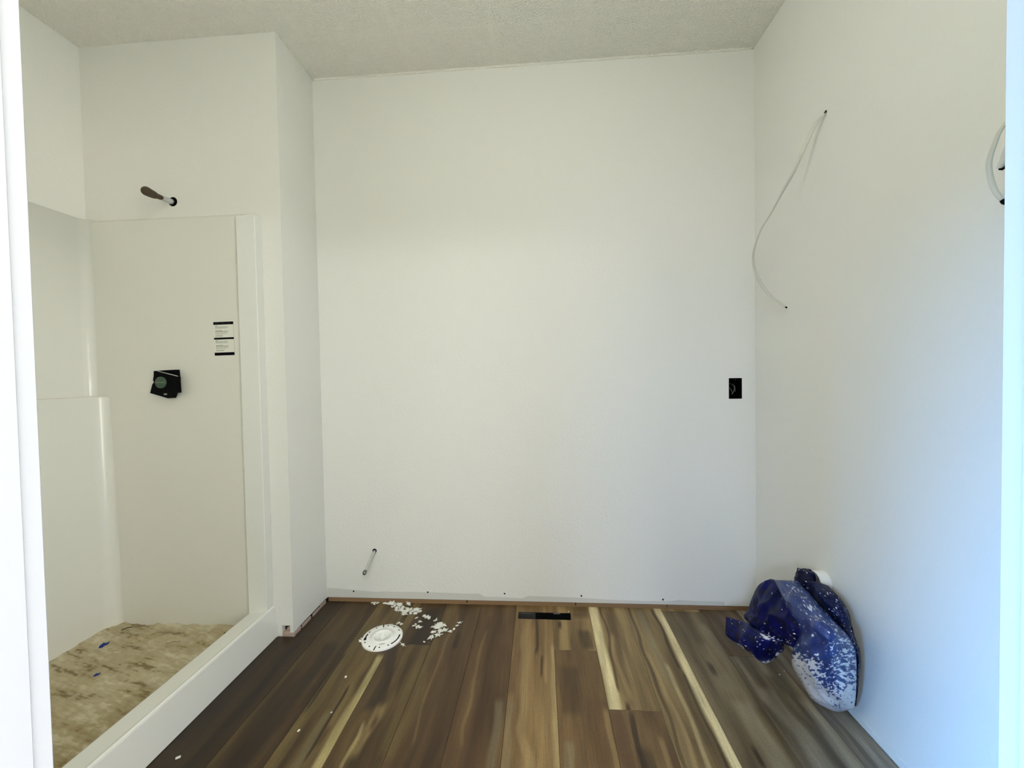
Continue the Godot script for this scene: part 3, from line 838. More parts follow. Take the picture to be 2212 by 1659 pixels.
func shower() -> void:
	var s := thing("shower_stall", "glossy white moulded shower surround and base with a low curb", "shower", Vector3(-1.5, 0.0, 0.88))
	var g := s.position
	# end panel on the drywall, its top edge rolled
	var st := sb(true)
	var zp := 0.275
	var rows: Array = [[0.03, zp], [1.0, zp], [1.712, zp], [1.720, zp - 0.002], [1.7245, zp - 0.006], [1.7250, ZC + 0.0005]]
	for i in rows.size() - 1:
		quad(st, Vector3(-1.86, rows[i][0], rows[i][1]) - g, Vector3(-1.19, rows[i][0], rows[i][1]) - g, Vector3(-1.19, rows[i + 1][0], rows[i + 1][1]) - g, Vector3(-1.86, rows[i + 1][0], rows[i + 1][1]) - g, Vector3(0, 0.3, 1))
	build("end_panel", st, M.white_panel, s)
	# column at the open edge
	st = sb()
	var sec: Array = [Vector2(-1.196, zp - 0.004), Vector2(-1.1955, 0.297), Vector2(-1.190, 0.3020), Vector2(-1.1155, 0.3020), Vector2(-1.1140, 0.3013), Vector2(-1.1132, 0.2998), Vector2(-1.1145, ZC + 0.001)]
	for i in sec.size() - 1:
		var a: Vector2 = sec[i]
		var b: Vector2 = sec[i + 1]
		var n := Vector3(-(b.y - a.y), 0, b.x - a.x)
		quad(st, Vector3(a.x, 0.10, a.y) - g, Vector3(b.x, 0.10, b.y) - g, Vector3(b.x, 1.706, b.y) - g, Vector3(a.x, 1.706, a.y) - g, n)
	var cap := PackedVector2Array()
	for q in sec: cap.append(q)
	st.set_smooth_group(-1)
	prism(st, cap, Vector3(0, 1.706, 0) - g, Vector3.RIGHT, Vector3.BACK, Vector3(0, 0.0015, 0))
	build("column", st, M.white_plastic, s)
	# back panel: an upper half, and a deeper lower half with a ledge
	st = sb(true)
	var up := arc_profile(-1.868, zp - 0.001, 0.035)
	for i in up.size() - 1:
		var a: Vector2 = up[i]
		var b: Vector2 = up[i + 1]
		quad(st, Vector3(a.x, 0.99, a.y) - g, Vector3(b.x, 0.99, b.y) - g, Vector3(b.x, 1.728, b.y) - g, Vector3(a.x, 1.728, a.y) - g, Vector3(1, 0, 0.6))
		quad(st, Vector3(a.x, 1.728, a.y) - g, Vector3(b.x, 1.728, b.y) - g, Vector3(b.x - 0.0115, 1.729, max(b.y - 0.012, ZC + 0.001)) - g, Vector3(a.x - 0.0115, 1.729, a.y) - g, Vector3.UP)
	build("back_panel", st, M.white_plastic, s)
	st = sb(true)
	var low := arc_profile(-1.826, zp - 0.001, 0.045)
	var lowest := arc_profile(-1.806, zp - 0.001, 0.05)
	for i in low.size() - 1:
		var a: Vector2 = low[i]
		var b: Vector2 = low[i + 1]
		var c: Vector2 = lowest[i]
		var d: Vector2 = lowest[i + 1]
		var prev: Array = [a, b, 1.0 - 0.010]
		quad(st, Vector3(c.x, 0.02, c.y) - g, Vector3(d.x, 0.02, d.y) - g, Vector3(b.x, 0.99, b.y) - g, Vector3(a.x, 0.99, a.y) - g, Vector3(1, 0, 0.6))
		for k in 4:      # rounded nose
			var t := PI * 0.5 * (k + 1) / 4.0
			var off := 0.010 * (1.0 - cos(t))
			var y := 0.990 + 0.010 * sin(t)
			var a2 := a + Vector2(-off, -off * 0.5 * i / 10.0)
			var b2 := b + Vector2(-off, -off * 0.5 * (i + 1) / 10.0)
			quad(st, Vector3(prev[0].x, prev[2], prev[0].y) - g, Vector3(prev[1].x, prev[2], prev[1].y) - g, Vector3(b2.x, y, b2.y) - g, Vector3(a2.x, y, a2.y) - g, Vector3(1, 0.4, 0.6))
			prev = [a2, b2, y]
		quad(st, Vector3(prev[0].x, 1.0, prev[0].y) - g, Vector3(prev[1].x, 1.0, prev[1].y) - g, Vector3(max(prev[1].x - 0.05, XL + 0.001), 0.998, max(prev[1].y - 0.05, ZC + 0.001)) - g, Vector3(max(prev[0].x - 0.05, XL + 0.001), 0.998, prev[0].y) - g, Vector3.UP)
	build("ledge_panel", st, M.white_plastic, s)
	# base: pan and curb
	st = sb()
	bx(st, Vector3(-1.86, 0.0, ZC + 0.001) - g, Vector3(-1.15, 0.028, 1.49) - g)
	build("pan", st, M.white_plastic, s)
	st = sb()
	var cp: Array = [Vector2(-1.207, 0.02), Vector2(-1.201, 0.098), Vector2(-1.198, 0.107), Vector2(-1.190, 0.1115), Vector2(-1.124, 0.1215), Vector2(-1.118, 0.1235), Vector2(-1.1125, 0.1250), Vector2(-1.1085, 0.1225), Vector2(-1.1068, 0.117), Vector2(-1.0965, 0.0005)]
	for i in cp.size() - 1:
		var a: Vector2 = cp[i]
		var b: Vector2 = cp[i + 1]
		for k in 6:
			var z0: float = lerp(ZC + 0.001, 1.5, k / 6.0)
			var z1: float = lerp(ZC + 0.001, 1.5, (k + 1) / 6.0)
			quad(st, Vector3(a.x, a.y, z0) - g, Vector3(b.x, b.y, z0) - g, Vector3(b.x, b.y, z1) - g, Vector3(a.x, a.y, z1) - g, Vector3(-(b.y - a.y), b.x - a.x, 0))
	var cc := PackedVector2Array()
	for q in cp: cc.append(q)
	st.set_smooth_group(-1)
	prism(st, cc, Vector3(0, 0, 1.498) - g, Vector3.RIGHT, Vector3.UP, Vector3(0, 0, 0.002))
	build("curb", st, M.white_plastic, s)
	st = sb()
	bx(st, Vector3(-1.86, 0.02, 1.478) - g, Vector3(-1.115, 1.725, 1.5) - g, 0.006)
	build("near_panel", st, M.white_panel, s)

func dirt() -> void:
	# trampled dust and scraps over the shower's base
	var x0 := -1.835
	var x1 := -1.196
	var z0 := 0.275
	var z1 := 1.478
	var nx := 110
	var nz := 190
	var a := noise(31, 1.0, 3)
	var b := noise(32, 1.0, 2)
	b.fractal_type = FastNoiseLite.FRACTAL_RIDGED
	var H: Array = []
	for j in nz + 1:
		var line: Array = []
		for i in nx + 1:
			var x: float = lerp(x0, x1, i / float(nx))
			var z: float = lerp(z0, z1, j / float(nz))
			var h := 0.0345 + 0.004 * a.get_noise_2d(x * 3.0 + z * 2.5, z * 13.0 - x * 4.0)
			h += 0.006 * max(0.0, b.get_noise_2d(x * 2.2 + z * 1.2, z * 8.5 - x * 2.0) - 0.15)
			h += 0.0009 * a.get_noise_2d(x * 24.0, z * 50.0)
			# a ridge of torn paper towards the far corner
			var rz := 0.335 + 0.10 * (-1.42 - x) + 0.018 * a.get_noise_1d(x * 14.0)
			var rd: float = (z - rz) / 0.022
			if x < -1.33 and x > -1.80: h += 0.010 * exp(-rd * rd) * (0.7 + a.get_noise_2d(x * 22.0, 3.0))
			h += 0.012 * exp(-pow((z - z0) / 0.03, 2.0)) * (0.6 + 0.6 * a.get_noise_1d(x * 20.0 + 9.0))
			# rises into the hollow at the left wall
			h += 0.02 * exp(-pow((x - x0) / 0.025, 2.0))
			line.append(Vector3(x, max(h, 0.0295), z))
		H.append(line)
	var st := sb(true)
	for j in nz:
		for i in nx:
			var u := Vector2(i / float(nx), j / float(nz))
			var v := Vector2((i + 1) / float(nx), (j + 1) / float(nz))
			quad(st, H[j][i], H[j][i + 1], H[j + 1][i + 1], H[j + 1][i], Vector3.UP, u, Vector2(v.x, u.y), v, Vector2(u.x, v.y))
	var w := 384
	var h2 := 704
	var n1 := noise(41, 1.0, 3)
	var n2 := noise(42, 1.0, 3)
	var data := PackedByteArray()
	data.resize(w * h2 * 3)
	var at := 0
	for y in h2:
		for x in w:
			var xm := x0 + (x1 - x0) * x / w
			var zm := z0 + (z1 - z0) * y / h2
			var s := n1.get_noise_2d(xm * 3.0 + zm * 2.5, zm * 17.0 - xm * 5.0)
			var t := n2.get_noise_2d(xm * 2.5, zm * 3.5)
			var f := n1.get_noise_2d(xm * 26.0 + 50.0, zm * 44.0 - xm * 12.0)
			var q := n2.get_noise_2d(xm * 9.0 + zm * 9.0, zm * 110.0 - xm * 26.0)
			var near := smoothstep(0.45, 1.1, zm)  # nearer dirt is browner, with the shade there painted in too
			var c := Color8(206, 196, 166).lerp(Color8(146, 126, 88), clamp(0.25 + 0.42 * near + 0.30 * s + 0.28 * t + 0.16 * f + 0.14 * q, 0.0, 1.0))
			c = c.lerp(Color8(228, 222, 198), smoothstep(0.2, 0.7, -s - 0.5 * f - 0.3 * q) * 0.35)
			c = c.lerp(Color8(96, 78, 48), smoothstep(0.30, 0.75, s + 0.4 * f + 0.4 * q) * 0.45)
			data[at] = int(c.r * 255.0); data[at + 1] = int(c.g * 255.0); data[at + 2] = int(c.b * 255.0)
			at += 3
	var im := Image.create_from_data(w, h2, false, Image.FORMAT_RGB8, data)
	im.generate_mipmaps()
	var o := build("construction_dirt", st, textured(ImageTexture.create_from_image(im), 0.9, 0.3))
	o.set_meta("kind", "stuff")
	tag(o, "trampled brown dust and torn paper covering the shower base", "dirt")
	# blue chips and scraps lying in it
	for c in [[Vector3(-1.700, 0.041, 0.411), 0.0125, "larger blue plastic chip on the shower floor's dirt", 0.4], [Vector3(-1.556, 0.040, 0.557), 0.0075, "smaller curled blue chip on the shower floor's dirt", 1.3]]:
		st = sb()
		var r: float = c[1]
		var poly := PackedVector2Array([Vector2(-1.1, 0.1), Vector2(-0.5, 0.75), Vector2(0.5, 0.55), Vector2(1.15, 0.75), Vector2(1.0, 0.0), Vector2(0.3, -0.15), Vector2(-0.1, -0.75), Vector2(-0.9, -0.6)])
		for i in poly.size(): poly[i] = poly[i] * r
		prism(st, poly, Vector3.ZERO, Vector3(0.95, 0.10, -0.25), Vector3(0.15, 0.75, -0.62), Vector3(0, 0.0020, 0.0024))
		var chip := build("plastic_chip", st, M.blue_chip)
		chip.position = c[0]
		tag(chip, c[2], "chip")
	for c in [[Vector3(-1.705, 0.048, 0.318), Vector3(0.035, 0.004, -0.014), 0.004, "curled brown paper strip in the far corner of the shower floor"], [Vector3(-1.44, 0.042, 0.385), Vector3(0.05, 0.001, -0.012), 0.0025, "thin pale splinter lying on the dirt near the shower's end panel"], [Vector3(-1.262, 0.048, 0.325), Vector3(0.03, 0.002, -0.006), 0.004, "dark scrap of wood against the curb's inner edge"]]:
		st = sb()
		var d: Vector3 = c[1]
		tube(st, [-d * 0.5, Vector3(0, d.length() * 0.08, 0), d * 0.5], [c[2], c[2] * 1.1, c[2] * 0.6], 6, 0.45)
		var sc := build("debris_scrap", st, mat(Color8(150, 132, 98) if c[2] < 0.003 else Color8(92, 76, 50), 0.9))
		sc.position = c[0]
		tag(sc, c[3], "debris")

func wall_fittings() -> void:
	# shower arm stub: hole in the drywall, a pale fitting, a grimy capped pipe
	var t := thing("shower_pipe", "short grimy brown pipe stub sticking out of a round hole above the shower panel", "pipe", Vector3(-1.491, 1.792, ZC))
	var st := sb(true)
	lathe(st, Vector3(0.001, 0, 0.0), Vector3.BACK, [Vector2(0.0, 0.0012), Vector2(0.0165, 0.0012), Vector2(0.0185, 0.0006), Vector2(0.019, 0.0)], 20)
	build("hole", st, M.black, t)
	st = sb(true)
	tube(st, path([Vector3(-0.003, 0, 0.001), Vector3(-0.001, -0.004, 0.03), Vector3(0.004, -0.007, 0.058)], 6), [0.011, 0.011, 0.0105, 0.010, 0.010, 0.0095, 0.009], 14)
	build("fitting", st, M.pex, t)
	st = sb(true)
	var tip: Array = path([Vector3(0.003, -0.006, 0.05), Vector3(0.010, -0.012, 0.085), Vector3(0.022, -0.018, 0.125), Vector3(0.030, -0.020, 0.15)], 14)
	tube(st, tip, [0.0085, 0.009, 0.010, 0.0095, 0.0110, 0.013, 0.0142, 0.0150, 0.0155, 0.0160, 0.0165, 0.0168, 0.0160, 0.013, 0.007], 14)
	build("pipe_cap", st, M.rust, t)

	# shower valve: two skewed black guards, a green test cap
	t = thing("shower_valve", "square black rough-in valve guard with a round green cap on the shower panel", "valve", Vector3(-1.532, 1.05, 0.275))
	# crop pixels to metres on the panel
	var px := func(x: float, y: float) -> Vector2: return Vector2((x - 425.0) * 0.000304, -(y - 1095.0) * 0.000300)
	var poly := PackedVector2Array()
	for q in [[262, 928], [420, 920], [578, 915], [584, 1010], [592, 1225], [300, 1225], [255, 1050]]: poly.append(px.call(q[0], q[1]))
	st = sb()
	prism(st, poly, Vector3(0.011, 0, 0.001), Vector3.RIGHT, Vector3.UP, Vector3(0, 0, 0.018))
	build("back_plate", st, M.black, t)
	poly = PackedVector2Array()
	for q in [[262, 932], [310, 938], [596, 1012], [590, 1130], [594, 1226], [548, 1232], [520, 1296], [440, 1300], [300, 1258], [190, 1226], [225, 1110], [250, 1080], [238, 1050]]: poly.append(px.call(q[0], q[1]))
	st = sb()
	prism(st, poly, Vector3(0.026, 0, 0.019), Vector3(1, 0, 0), Vector3(0, 1, 0), Vector3(0, 0, 0.012))
	build("guard_plate", st, M.black, t)
	st = sb(true)
	var e0: Vector2 = px.call(312, 932)
	var e1: Vector2 = px.call(590, 1004)
	tube(st, [Vector3(e0.x + 0.027, e0.y, 0.0315), Vector3(e1.x + 0.027, e1.y, 0.0315)], [0.0016], 6)
	build("edge_wire", st, M.pex, t)
	var cc: Vector2 = px.call(338, 1085) + Vector2(0.032, 0.0)
	st = sb(true)
	lathe(st, Vector3(cc.x, cc.y, 0.031), Vector3.BACK, [Vector2(0.0235, 0.0), Vector2(0.0235, 0.005), Vector2(0.021, 0.0075), Vector2(0.0, 0.008)], 28)
	build("test_cap", st, M.green, t)
	st = sb()
	bx(st, Vector3(cc.x - 0.021, cc.y - 0.0016, 0.0385), Vector3(cc.x + 0.020, cc.y + 0.0016, 0.0405), 0.0006)
	build("grip", st, mat(Color8(112, 128, 110), 0.5), t)
	st = sb()
	bx(st, Vector3(0.014, -0.0475, 0.031), Vector3(0.028, -0.0415, 0.0318), 0.0004)
	build("paint_mark", st, mat(Color8(150, 150, 145), 0.7), t)

	# instruction sticker
	var w := 172
	var h := 270
	var im := Image.create(w, h, false, Image.FORMAT_RGB8)
	im.fill(Color8(236, 236, 222))
	var ink := Color8(14, 12, 20)
	im.fill_rect(Rect2i(0, 0, w, 22), ink)
	im.fill_rect(Rect2i(0, 126, w, 15), ink)
	im.fill_rect(Rect2i(0, 246, w, 24), ink)
	var r := RandomNumberGenerator.new()
	r.seed = 9
	for k in 26:
		im.fill_rect(Rect2i(14 + k * 5 + (8 if k > 17 else 0), 9, r.randi_range(2, 4), 4), Color8(86, 82, 84))
	for half in [30, 148]:
		for l in [[0, 18, 0.25], [8, 108, 0.55], [14, 100, 0.6], [20, 96, 0.6], [38, 60, 0.35], [44, 108, 0.40], [50, 96, 0.5], [60, 110, 0.6], [66, 84, 0.65], [80, 62, 0.12]]:
			var x := 14
			while x < 14 + int(l[1]):
				var d := r.randi_range(3, 9)
				im.fill_rect(Rect2i(x, half + l[0], d, 3 if l[2] > 0.3 else 4), Color8(236, 236, 222).lerp(ink, 1.0 - float(l[2])))
				x += d + 2
	var lt := ImageTexture.create_from_image(im)
	st = sb()
	var sx := 0.0425
	var sy := 0.068
	bx(st, Vector3(-sx, -sy, 0.0), Vector3(sx, sy, 0.0003))
	quad(st, Vector3(-sx, sy, 0.0005), Vector3(sx, sy, 0.0005), Vector3(sx, -sy, 0.0005), Vector3(-sx, -sy, 0.0005), Vector3.BACK, Vector2(0, 0), Vector2(1, 0), Vector2(1, 1), Vector2(0, 1))
	var lab := build("sticker", st, textured(lt, 0.8, 0.1))
	lab.position = Vector3(-1.279, 1.2265, 0.2752)
	lab.rotation.z = 0.012
	tag(lab, "white printed sticker with three black bars on the shower's end panel", "sticker")

	# outlet box in the back wall
	t = thing("outlet_box", "open black electrical box with loose wires in the back wall", "outlet", Vector3(0.851, 0.982, 0.0))
	st = sb()
	var a := 0.0272
	var b := 0.045
	var dz := -0.065
	bx(st, Vector3(-a, -b, dz), Vector3(a, b, dz + 0.003))
	bx(st, Vector3(-a, -b, dz), Vector3(-a + 0.002, b, 0.0015), 0.0004)
	bx(st, Vector3(a - 0.002, -b, dz), Vector3(a, b, 0.0015), 0.0004)
	bx(st, Vector3(-a, -b, dz), Vector3(a, -b + 0.002, 0.0015), 0.0004)
	bx(st, Vector3(-a, b - 0.002, dz), Vector3(a, b, 0.0015), 0.0004)
	build("box", st, M.black, t)
	st = sb(true)
	lathe(st, Vector3(0.0, b - 0.004, -0.006), Vector3.BACK, [Vector2(0.0055, -0.01), Vector2(0.0055, 0.006), Vector2(0.0025, 0.006), Vector2(0.0025, 0.0)], 12)
	build("screw_tab", st, M.dark_metal, t)
	var grey_wire := mat(Color8(120, 120, 112), 0.5)
	for wv in [[Vector3(-0.012, 0.012, -0.05), Vector3(-0.013, 0.0, -0.02), Vector3(-0.010, -0.016, -0.008), Vector3(-0.004, -0.022, -0.012)], [Vector3(-0.002, 0.022, -0.05), Vector3(0.002, 0.008, -0.016), Vector3(-0.004, -0.012, -0.006), Vector3(-0.012, -0.027, -0.010)], [Vector3(0.010, 0.020, -0.05), Vector3(0.006, 0.010, -0.02), Vector3(0.003, -0.014, -0.010)]]:
		st = sb(true)
		tube(st, path(wv, 12), [0.0011], 6)
		build("wire", st, grey_wire, t)

	# water supply stub under it all
	t = thing("supply_pipe", "thin grey water supply stub poking from the back wall above the white flange", "pipe", Vector3(-0.793, 0.240, 0.0))
	st = sb(true)
	lathe(st, Vector3(0, 0.001, 0.0), Vector3.BACK, [Vector2(0.0, 0.0010), Vector2(0.0095, 0.0010), Vector2(0.0105, 0.0)], 16)
	build("hole", st, M.black, t)
	st = sb(true)
	tube(st, path([Vector3(0.0, -0.001, 0.0), Vector3(0.003, -0.012, 0.045), Vector3(0.006, -0.027, 0.09), Vector3(0.006, -0.040, 0.118)], 10), [0.0068, 0.0068, 0.0066, 0.0062, 0.0058, 0.0056, 0.0054], 12)
	build("pipe", st, M.pex, t)
	st = sb(true)
	tube(st, [Vector3(0.006, -0.038, 0.114), Vector3(0.006, -0.0415, 0.122), Vector3(0.006, -0.045, 0.130)], [0.0078, 0.0080, 0.0072], 10)
	tube(st, [Vector3(-0.001, -0.036, 0.126), Vector3(0.014, -0.043, 0.127)], [0.0028], 6)
	build("crimped_end", st, M.steel, t)

	# white drain pipe low on the right wall, under the bag's knot
	t = thing("drain_pipe", "white plastic drain stub on the right wall behind the blue bag's knot", "pipe", Vector3(XR, 0.352, 0.432))
	st = sb(true)
	lathe(st, Vector3(0.0, 0, 0), Vector3.LEFT, [Vector2(0.034, 0.0), Vector2(0.034, 0.030), Vector2(0.033, 0.033), Vector2(0.029, 0.033), Vector2(0.028, 0.030), Vector2(0.028, 0.0)], 32)
	build("pipe", st, M.white_pvc, t)

func cables() -> void:
	# upper cable: flat white jacket hanging clear of the right wall
	var t := thing("cable", "long white flat cable hanging out of a hole high on the right wall", "cable", Vector3(XR, 1.887, 0.433))
	var g := t.position
	var st := sb(true)
	lathe(st, Vector3(0.0004, 0.004, 0.0), Vector3.LEFT, [Vector2(0.0, 0.0010), Vector2(0.0065, 0.0010), Vector2(0.0075, 0.0)], 14)
	build("hole", st, M.screw_and_shade, t)
	st = sb(true)
	var ctrl: Array = CABLE.duplicate()
	for i in ctrl.size(): ctrl[i] = ctrl[i] - g
	tube(st, path(ctrl, 120), [0.0058], 12, 0.42, 5.5)
	build("jacket", st, M.cable, t)
	st = sb(true)
	var last: Vector3 = ctrl[-1]
	var dir: Vector3 = (ctrl[-1] - ctrl[-2]).normalized()
	tube(st, [last, last + dir * 0.004, last + dir * 0.007], [0.003, 0.003, 0.002], 8)
	build("cut_end", st, M.black, t)
	# lower pair by the door frame
	var rows: Array = [
		["cable", "longer of two white cables curling beside the right door frame", [Vector3(XR, 1.565, 1.03), Vector3(0.905, 1.548, 1.012), Vector3(0.88, 1.513, 0.992), Vector3(0.876, 1.485, 0.981), Vector3(0.874, 1.455, 0.974), Vector3(0.876, 1.425, 0.975), Vector3(0.880, 1.396, 0.980), Vector3(0.884, 1.376, 0.988)], 0.0044],
		["cable", "shorter of two white cables beside the right door frame, its end bent over", [Vector3(XR, 1.555, 1.04), Vector3(0.90, 1.520, 1.018), Vector3(0.885, 1.480, 1.000), Vector3(0.882, 1.450, 0.991), Vector3(0.881, 1.437, 0.986)], 0.0052],
	]
	for q in rows:
		var o := thing(q[0], q[1], "cable", q[2][0], "cable tails by the right door frame")
		var c: Array = []
		for v in q[2]: c.append(v - o.position)
		st = sb(true)
		tube(st, path(c, 50), [q[3]], 12, 0.6, 2.0)
		build("jacket", st, M.cable, o)
		var e: Vector3 = c[-1]
		var d: Vector3 = (c[-1] - c[-2]).normalized()
		st = sb(true)
		if q[3] < 0.005:
			tube(st, [e, e + d * 0.006, e + d * 0.010], [0.0042, 0.0042, 0.002], 8)
		else:
			tube(st, [e, e + Vector3(0.001, -0.003, 0.003), e + Vector3(0.004, 0.001, 0.010)], [0.003, 0.0025, 0.0022], 8)
		build("cut_end", st, M.black, o)

func floor_things() -> void:
	# closet flange with its knockout
	var t := thing("closet_flange", "round white toilet flange with slots screwed to the plank floor", "flange", Vector3(-0.6555, 0.0, 0.2625))
	t.rotation.y = 0.35
	var st := sb(true)
	lathe(st, Vector3.ZERO, Vector3.UP, [Vector2(0.0795, 0.0), Vector2(0.0800, 0.006), Vector2(0.0785, 0.0085), Vector2(0.060, 0.0092), Vector2(0.0405, 0.0095), Vector2(0.0392, 0.0128), Vector2(0.0355, 0.0130), Vector2(0.0343, 0.0098), Vector2(0.0, 0.0095)], 64)
	build("ring", st, M.white_pvc, t)
	var deg := func(d: float, r: float) -> Vector3: return Vector3(cos(deg_to_rad(d)) * r, 0.0091, -sin(deg_to_rad(d)) * r)
	for d in [18.0, 48.0, 72.0, 112.0, 140.0, 196.0, 226.0, 262.0, 290.0]:  # holes, slots and notches are dark pieces painted as their shade
		st = sb(true)
		lathe(st, deg.call(d, 0.068), Vector3.UP, [Vector2(0.0032, -0.002), Vector2(0.0030, 0.0005), Vector2(0.0, 0.0002)], 10)
		build("screw_hole", st, M.screw_and_shade, t)
	for s in [[300.0, 352.0, 0.068, 0.0032], [150.0, 176.0, 0.066, 0.0034], [172.0, 184.0, 0.0665, 0.0055]]:
		st = sb(true)
		var pts: Array = []
		for k in 13: pts.append(deg.call(lerp(s[0], s[1], k / 12.0), s[2]) + Vector3(0, -0.0008, 0))
		tube(st, pts, [s[3]], 8, 0.45)
		build("bolt_slot", st, M.black, t)
	for s in [88.0, 248.0]:
		st = sb(true)
		tube(st, [deg.call(s, 0.060) + Vector3(0, -0.0006, 0), deg.call(s, 0.0795) + Vector3(0, -0.0010, 0)], [0.0024], 8, 0.7)
		build("notch", st, M.black, t)
	st = sb(true)
	for k in 5:
		var a := TAU * k / 5.0 + 0.3
		bx(st, Vector3(cos(a) * 0.02 - 0.004, 0.009, sin(a) * 0.02 - 0.003), Vector3(cos(a) * 0.02 + 0.005, 0.0122, sin(a) * 0.02 + 0.003), 0.001)
	lathe(st, Vector3(0, 0.0094, 0), Vector3.UP, [Vector2(0.012, 0.0), Vector2(0.0115, 0.0035), Vector2(0.009, 0.0035), Vector2(0.0085, 0.0)], 20)
	build("knockout", st, M.white_pvc, t)
	st = sb()
	for k in 5:
		bx(st, Vector3(-0.010 + k * 0.0042, 0.0093, 0.0465), Vector3(-0.0075 + k * 0.0042, 0.0098, 0.0525))
	build("embossed_mark", st, mat(Color8(120, 118, 108), 0.7), t)

	# floor register opening with its duct
	t = thing("floor_vent", "open rectangular floor register hole with a dark metal duct by the back wall", "vent", Vector3(0.0008, 0.0, 0.0812))
	st = sb()
	var a2 := 0.1150
	var b2 := 0.0255
	var y0 := -0.26
	bx(st, Vector3(-a2, y0, -b2), Vector3(a2, y0 + 0.002, b2))
	for q in [[-a2, -a2 + 0.0015, -b2, b2], [a2 - 0.0015, a2, -b2, b2], [-a2, a2, -b2, -b2 + 0.0015], [-a2, a2, b2 - 0.0015, b2]]:
		bx(st, Vector3(q[0], y0, q[2]), Vector3(q[1], -0.0015, q[3]))
	build("duct", st, M.dark_metal, t)
	st = sb()
	bx(st, Vector3(-a2 + 0.002, -0.030, -b2 + 0.0017), Vector3(-a2 + 0.075, -0.004, -b2 + 0.0028), 0.0004)
	build("duct_flange", st, M.steel, t)
	st = sb()
	bx(st, Vector3(a2 - 0.075, -0.006, -b2 + 0.0017), Vector3(a2 - 0.045, -0.002, -b2 + 0.004), 0.0004)
	build("duct_flange", st, M.steel, t)

	# torn white scraps
	var groups: Array = [
		["white scrap in the trail of torn foam between back wall and flange", "white scraps in the trail by the back wall", 0.0092, TRAIL],
		["white scrap in the loose cluster beyond the flange, right of the trail", "white scraps in the first cluster right of the trail", 0.0085, CLUSTER],
		["white scrap in the small cluster between the flange and the far trail end", "white scraps just right of the flange", 0.0085, NEAR],
		["white scrap in the cluster around the dark plank end right of the flange", "white scraps around the dark plank end", 0.0095, DARKEND],
		["white scrap in the row at the far right of the scraps", "white scraps farthest right", 0.0085, RIGHT],
		["white scrap lying against the white flange's rim", "white scraps at the flange's rim", 0.0070, RIM],
	]
	var variants: Array = []
	for k in 9:
		st = sb()
		shard(st, 1.0, 0.55, 8 + 2 * (k % 3))
		st.index(); st.generate_normals()
		variants.append(st.commit())
	for gr in groups:
		for p in gr[3]:
			var reps := 2 if gr[3].size() > 8 else 1
			for rep in reps:
				var o := MeshInstance3D.new()
				o.name = numbered("foam_scrap")
				o.mesh = variants[rng.randi() % variants.size()]
				o.mesh.surface_set_material(0, M.scrap)
				add_child(o)
				var jig := Vector3(rng.randf_range(-0.009, 0.009), 0, rng.randf_range(-0.007, 0.007)) * (1.0 if rep == 1 else 0.4)
				var s: float = gr[2] * rng.randf_range(0.7, 1.5)
				o.position = Vector3(p.x, 0.0001, max(p.y, 0.014)) + jig
				o.position.z = max(o.position.z, 0.016)
				o.rotation.y = rng.randf() * TAU
				o.scale = Vector3(s * rng.randf_range(0.7, 1.5), s, s * rng.randf_range(0.6, 1.1))
				tag(o, gr[0], "scrap", gr[1])
	var chips: Array = [
		[Vector3(-0.742, 0, 0.691), 0.0042, "square white chip on a plank near the bottom of the view"],
		[Vector3(-0.704, 0, 0.474), 0.0050, "curved white sliver on a plank in front of the flange"],
		[Vector3(-1.032, 0, 0.792), 0.0060, "pale sliver on the dark plank beside the shower curb"],
		[Vector3(-0.677, 0, 0.622), 0.0028, "tiny white crumb between the sliver and the square chip"],
		[Vector3(-0.479, 0, 0.277), 0.0050, "lone white crumb on the dark plank end"],
		[Vector3(0.813, 0, 0.391), 0.0030, "white crumb on the floor under the blue bag, left one"],
		[Vector3(0.840, 0, 0.372), 0.0026, "white crumb on the floor under the blue bag, right one"],
		[Vector3(0.108, 0, 0.047), 0.0030, "tiny white crumb behind the floor vent's right end"],
	]
	for c in chips:
		st = sb()
		var s: float = c[1]
		bx(st, Vector3(-s, 0.0, -s * 0.7), Vector3(s, s * 0.5, s * 0.7), s * 0.2)
		var o := build("paint_chip", st, M.scrap)
		o.position = c[0] + Vector3(0, 0.0001, 0)
		o.rotation.y = rng.randf() * 3.0
		tag(o, c[2], "chip")

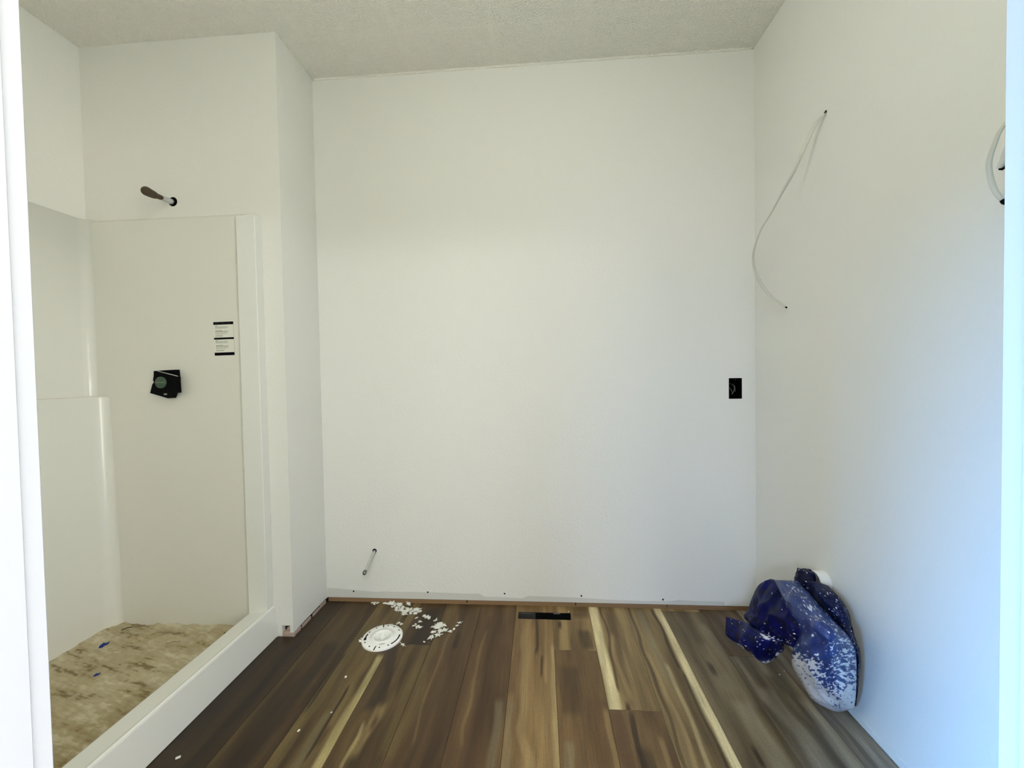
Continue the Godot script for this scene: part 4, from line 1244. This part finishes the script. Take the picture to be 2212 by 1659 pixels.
func plastic_bag() -> void:
	var b := thing("plastic_bag", "crumpled navy blue plastic bag spattered with white paint against the right wall", "bag", Vector3(0.84, 0.0, 0.45))
	var local := func(rows: Array) -> Array:
		var out: Array = []
		for r in rows:
			var l: Array = []
			for p in r: l.append(p)
			out.append(l)
		return out
	var deep := Color8(5, 8, 46)
	var shift := func(o: MeshInstance3D) -> void: o.position = -b.position
	# front strip: clean at the top, rubbed white towards the foot and the lower left
	var front := textured(splatter_texture(501, Color8(40, 66, 130), Color8(22, 42, 104), 3.4, func(u: float, v: float) -> float: return clamp(0.25 + 0.20 * smoothstep(0.35, 0.9, u) + 0.38 * smoothstep(0.25, 0.6, v) * smoothstep(0.2, 0.9, u) + 0.95 * smoothstep(0.45, 0.62, v) * smoothstep(0.60, 0.25, u) + 0.5 * smoothstep(0.70, 0.9, v) + 0.25 * exp(-pow((u - 0.62) / 0.18, 2.0) - pow((v - 0.2) / 0.15, 2.0)), 0.0, 1.3)), 0.35)
	var side := textured(splatter_texture(502, Color8(6, 10, 88), deep, 1.3, func(u: float, v: float) -> float: return clamp(0.02 + 0.35 * smoothstep(0.5, 0.9, v) + 0.2 * smoothstep(0.7, 1.0, u) * v, 0.0, 1.0)), 0.5, 0.25)  # unlit side panel: its shade is painted in as a darker navy
	var flap := textured(splatter_texture(503, Color8(10, 18, 92), deep, 0.9, func(u: float, v: float) -> float: return clamp(0.16 + 0.7 * exp(-pow((u - 0.75) / 0.2, 2.0) - pow((v - 0.42) / 0.14, 2.0)) + 0.9 * smoothstep(0.86, 1.0, v), 0.0, 1.2)), 0.45, 0.3)
	var back := textured(splatter_texture(504, Color8(14, 26, 66), deep, 4.0, func(_u: float, v: float) -> float: return 0.30 + 0.12 * v), 0.45, 0.3)
	var st := sb(true)
	sheet(st, STRIP_POINTS, 28, 64, 0.010, 61, 0.002, Rect2(0, 0, 1, 1))
	shift.call(build("front_panel", st, front, b))
	st = sb(true)
	sheet(st, DARK_POINTS, 30, 40, 0.016, 62, 0.002, Rect2(0, 0, 1, 1))
	shift.call(build("side_panel", st, side, b))
	st = sb(true)
	sheet(st, FLAP_POINTS, 30, 26, 0.012, 63, 0.002, Rect2(0, 0, 1, 1))
	shift.call(build("flap", st, flap, b))
	st = sb(true)
	sheet(st, BACK_POINTS, 14, 56, 0.008, 64, 0.002, Rect2(0, 0, 1, 1))
	shift.call(build("back_fold", st, back, b))
	var knot_mat := textured(splatter_texture(505, Color8(10, 16, 60), Color8(4, 6, 34), 1.0, func(_u: float, v: float) -> float: return 0.22 + 0.2 * smoothstep(0.5, 0.8, v)), 0.5, 0.3)
	# the knot stuffed into the drain's mouth
	st = sb(true)
	var nz := noise(71, 26.0, 2)
	nz.fractal_type = FastNoiseLite.FRACTAL_RIDGED
	var rings := 22
	var seg := 30
	var c0 := Vector3(0.885, 0.350, 0.420)
	var pt := func(i: int, k: int) -> Array:
		var th := PI * i / float(rings)
		var ph := TAU * (k % seg) / float(seg)
		var d := Vector3(sin(th) * cos(ph), cos(th), sin(th) * sin(ph))
		var r := 0.034 * (1.0 + 0.24 * nz.get_noise_3dv(d * 0.022 + Vector3(3, 1, 2)))
		var q := c0 + d * r
		return [Vector3(min(q.x, XR - 0.034), q.y, q.z), d, Vector2(k / float(seg), i / float(rings))]
	for i in rings:
		for k in seg:
			var p0: Array = pt.call(i, k); var p1: Array = pt.call(i, k + 1); var p2: Array = pt.call(i + 1, k + 1); var p3: Array = pt.call(i + 1, k)
			quad(st, p0[0], p1[0], p2[0], p3[0], p0[1] + p2[1], p0[2], p1[2], p2[2], p3[2])
	shift.call(build("knot", st, knot_mat, b))
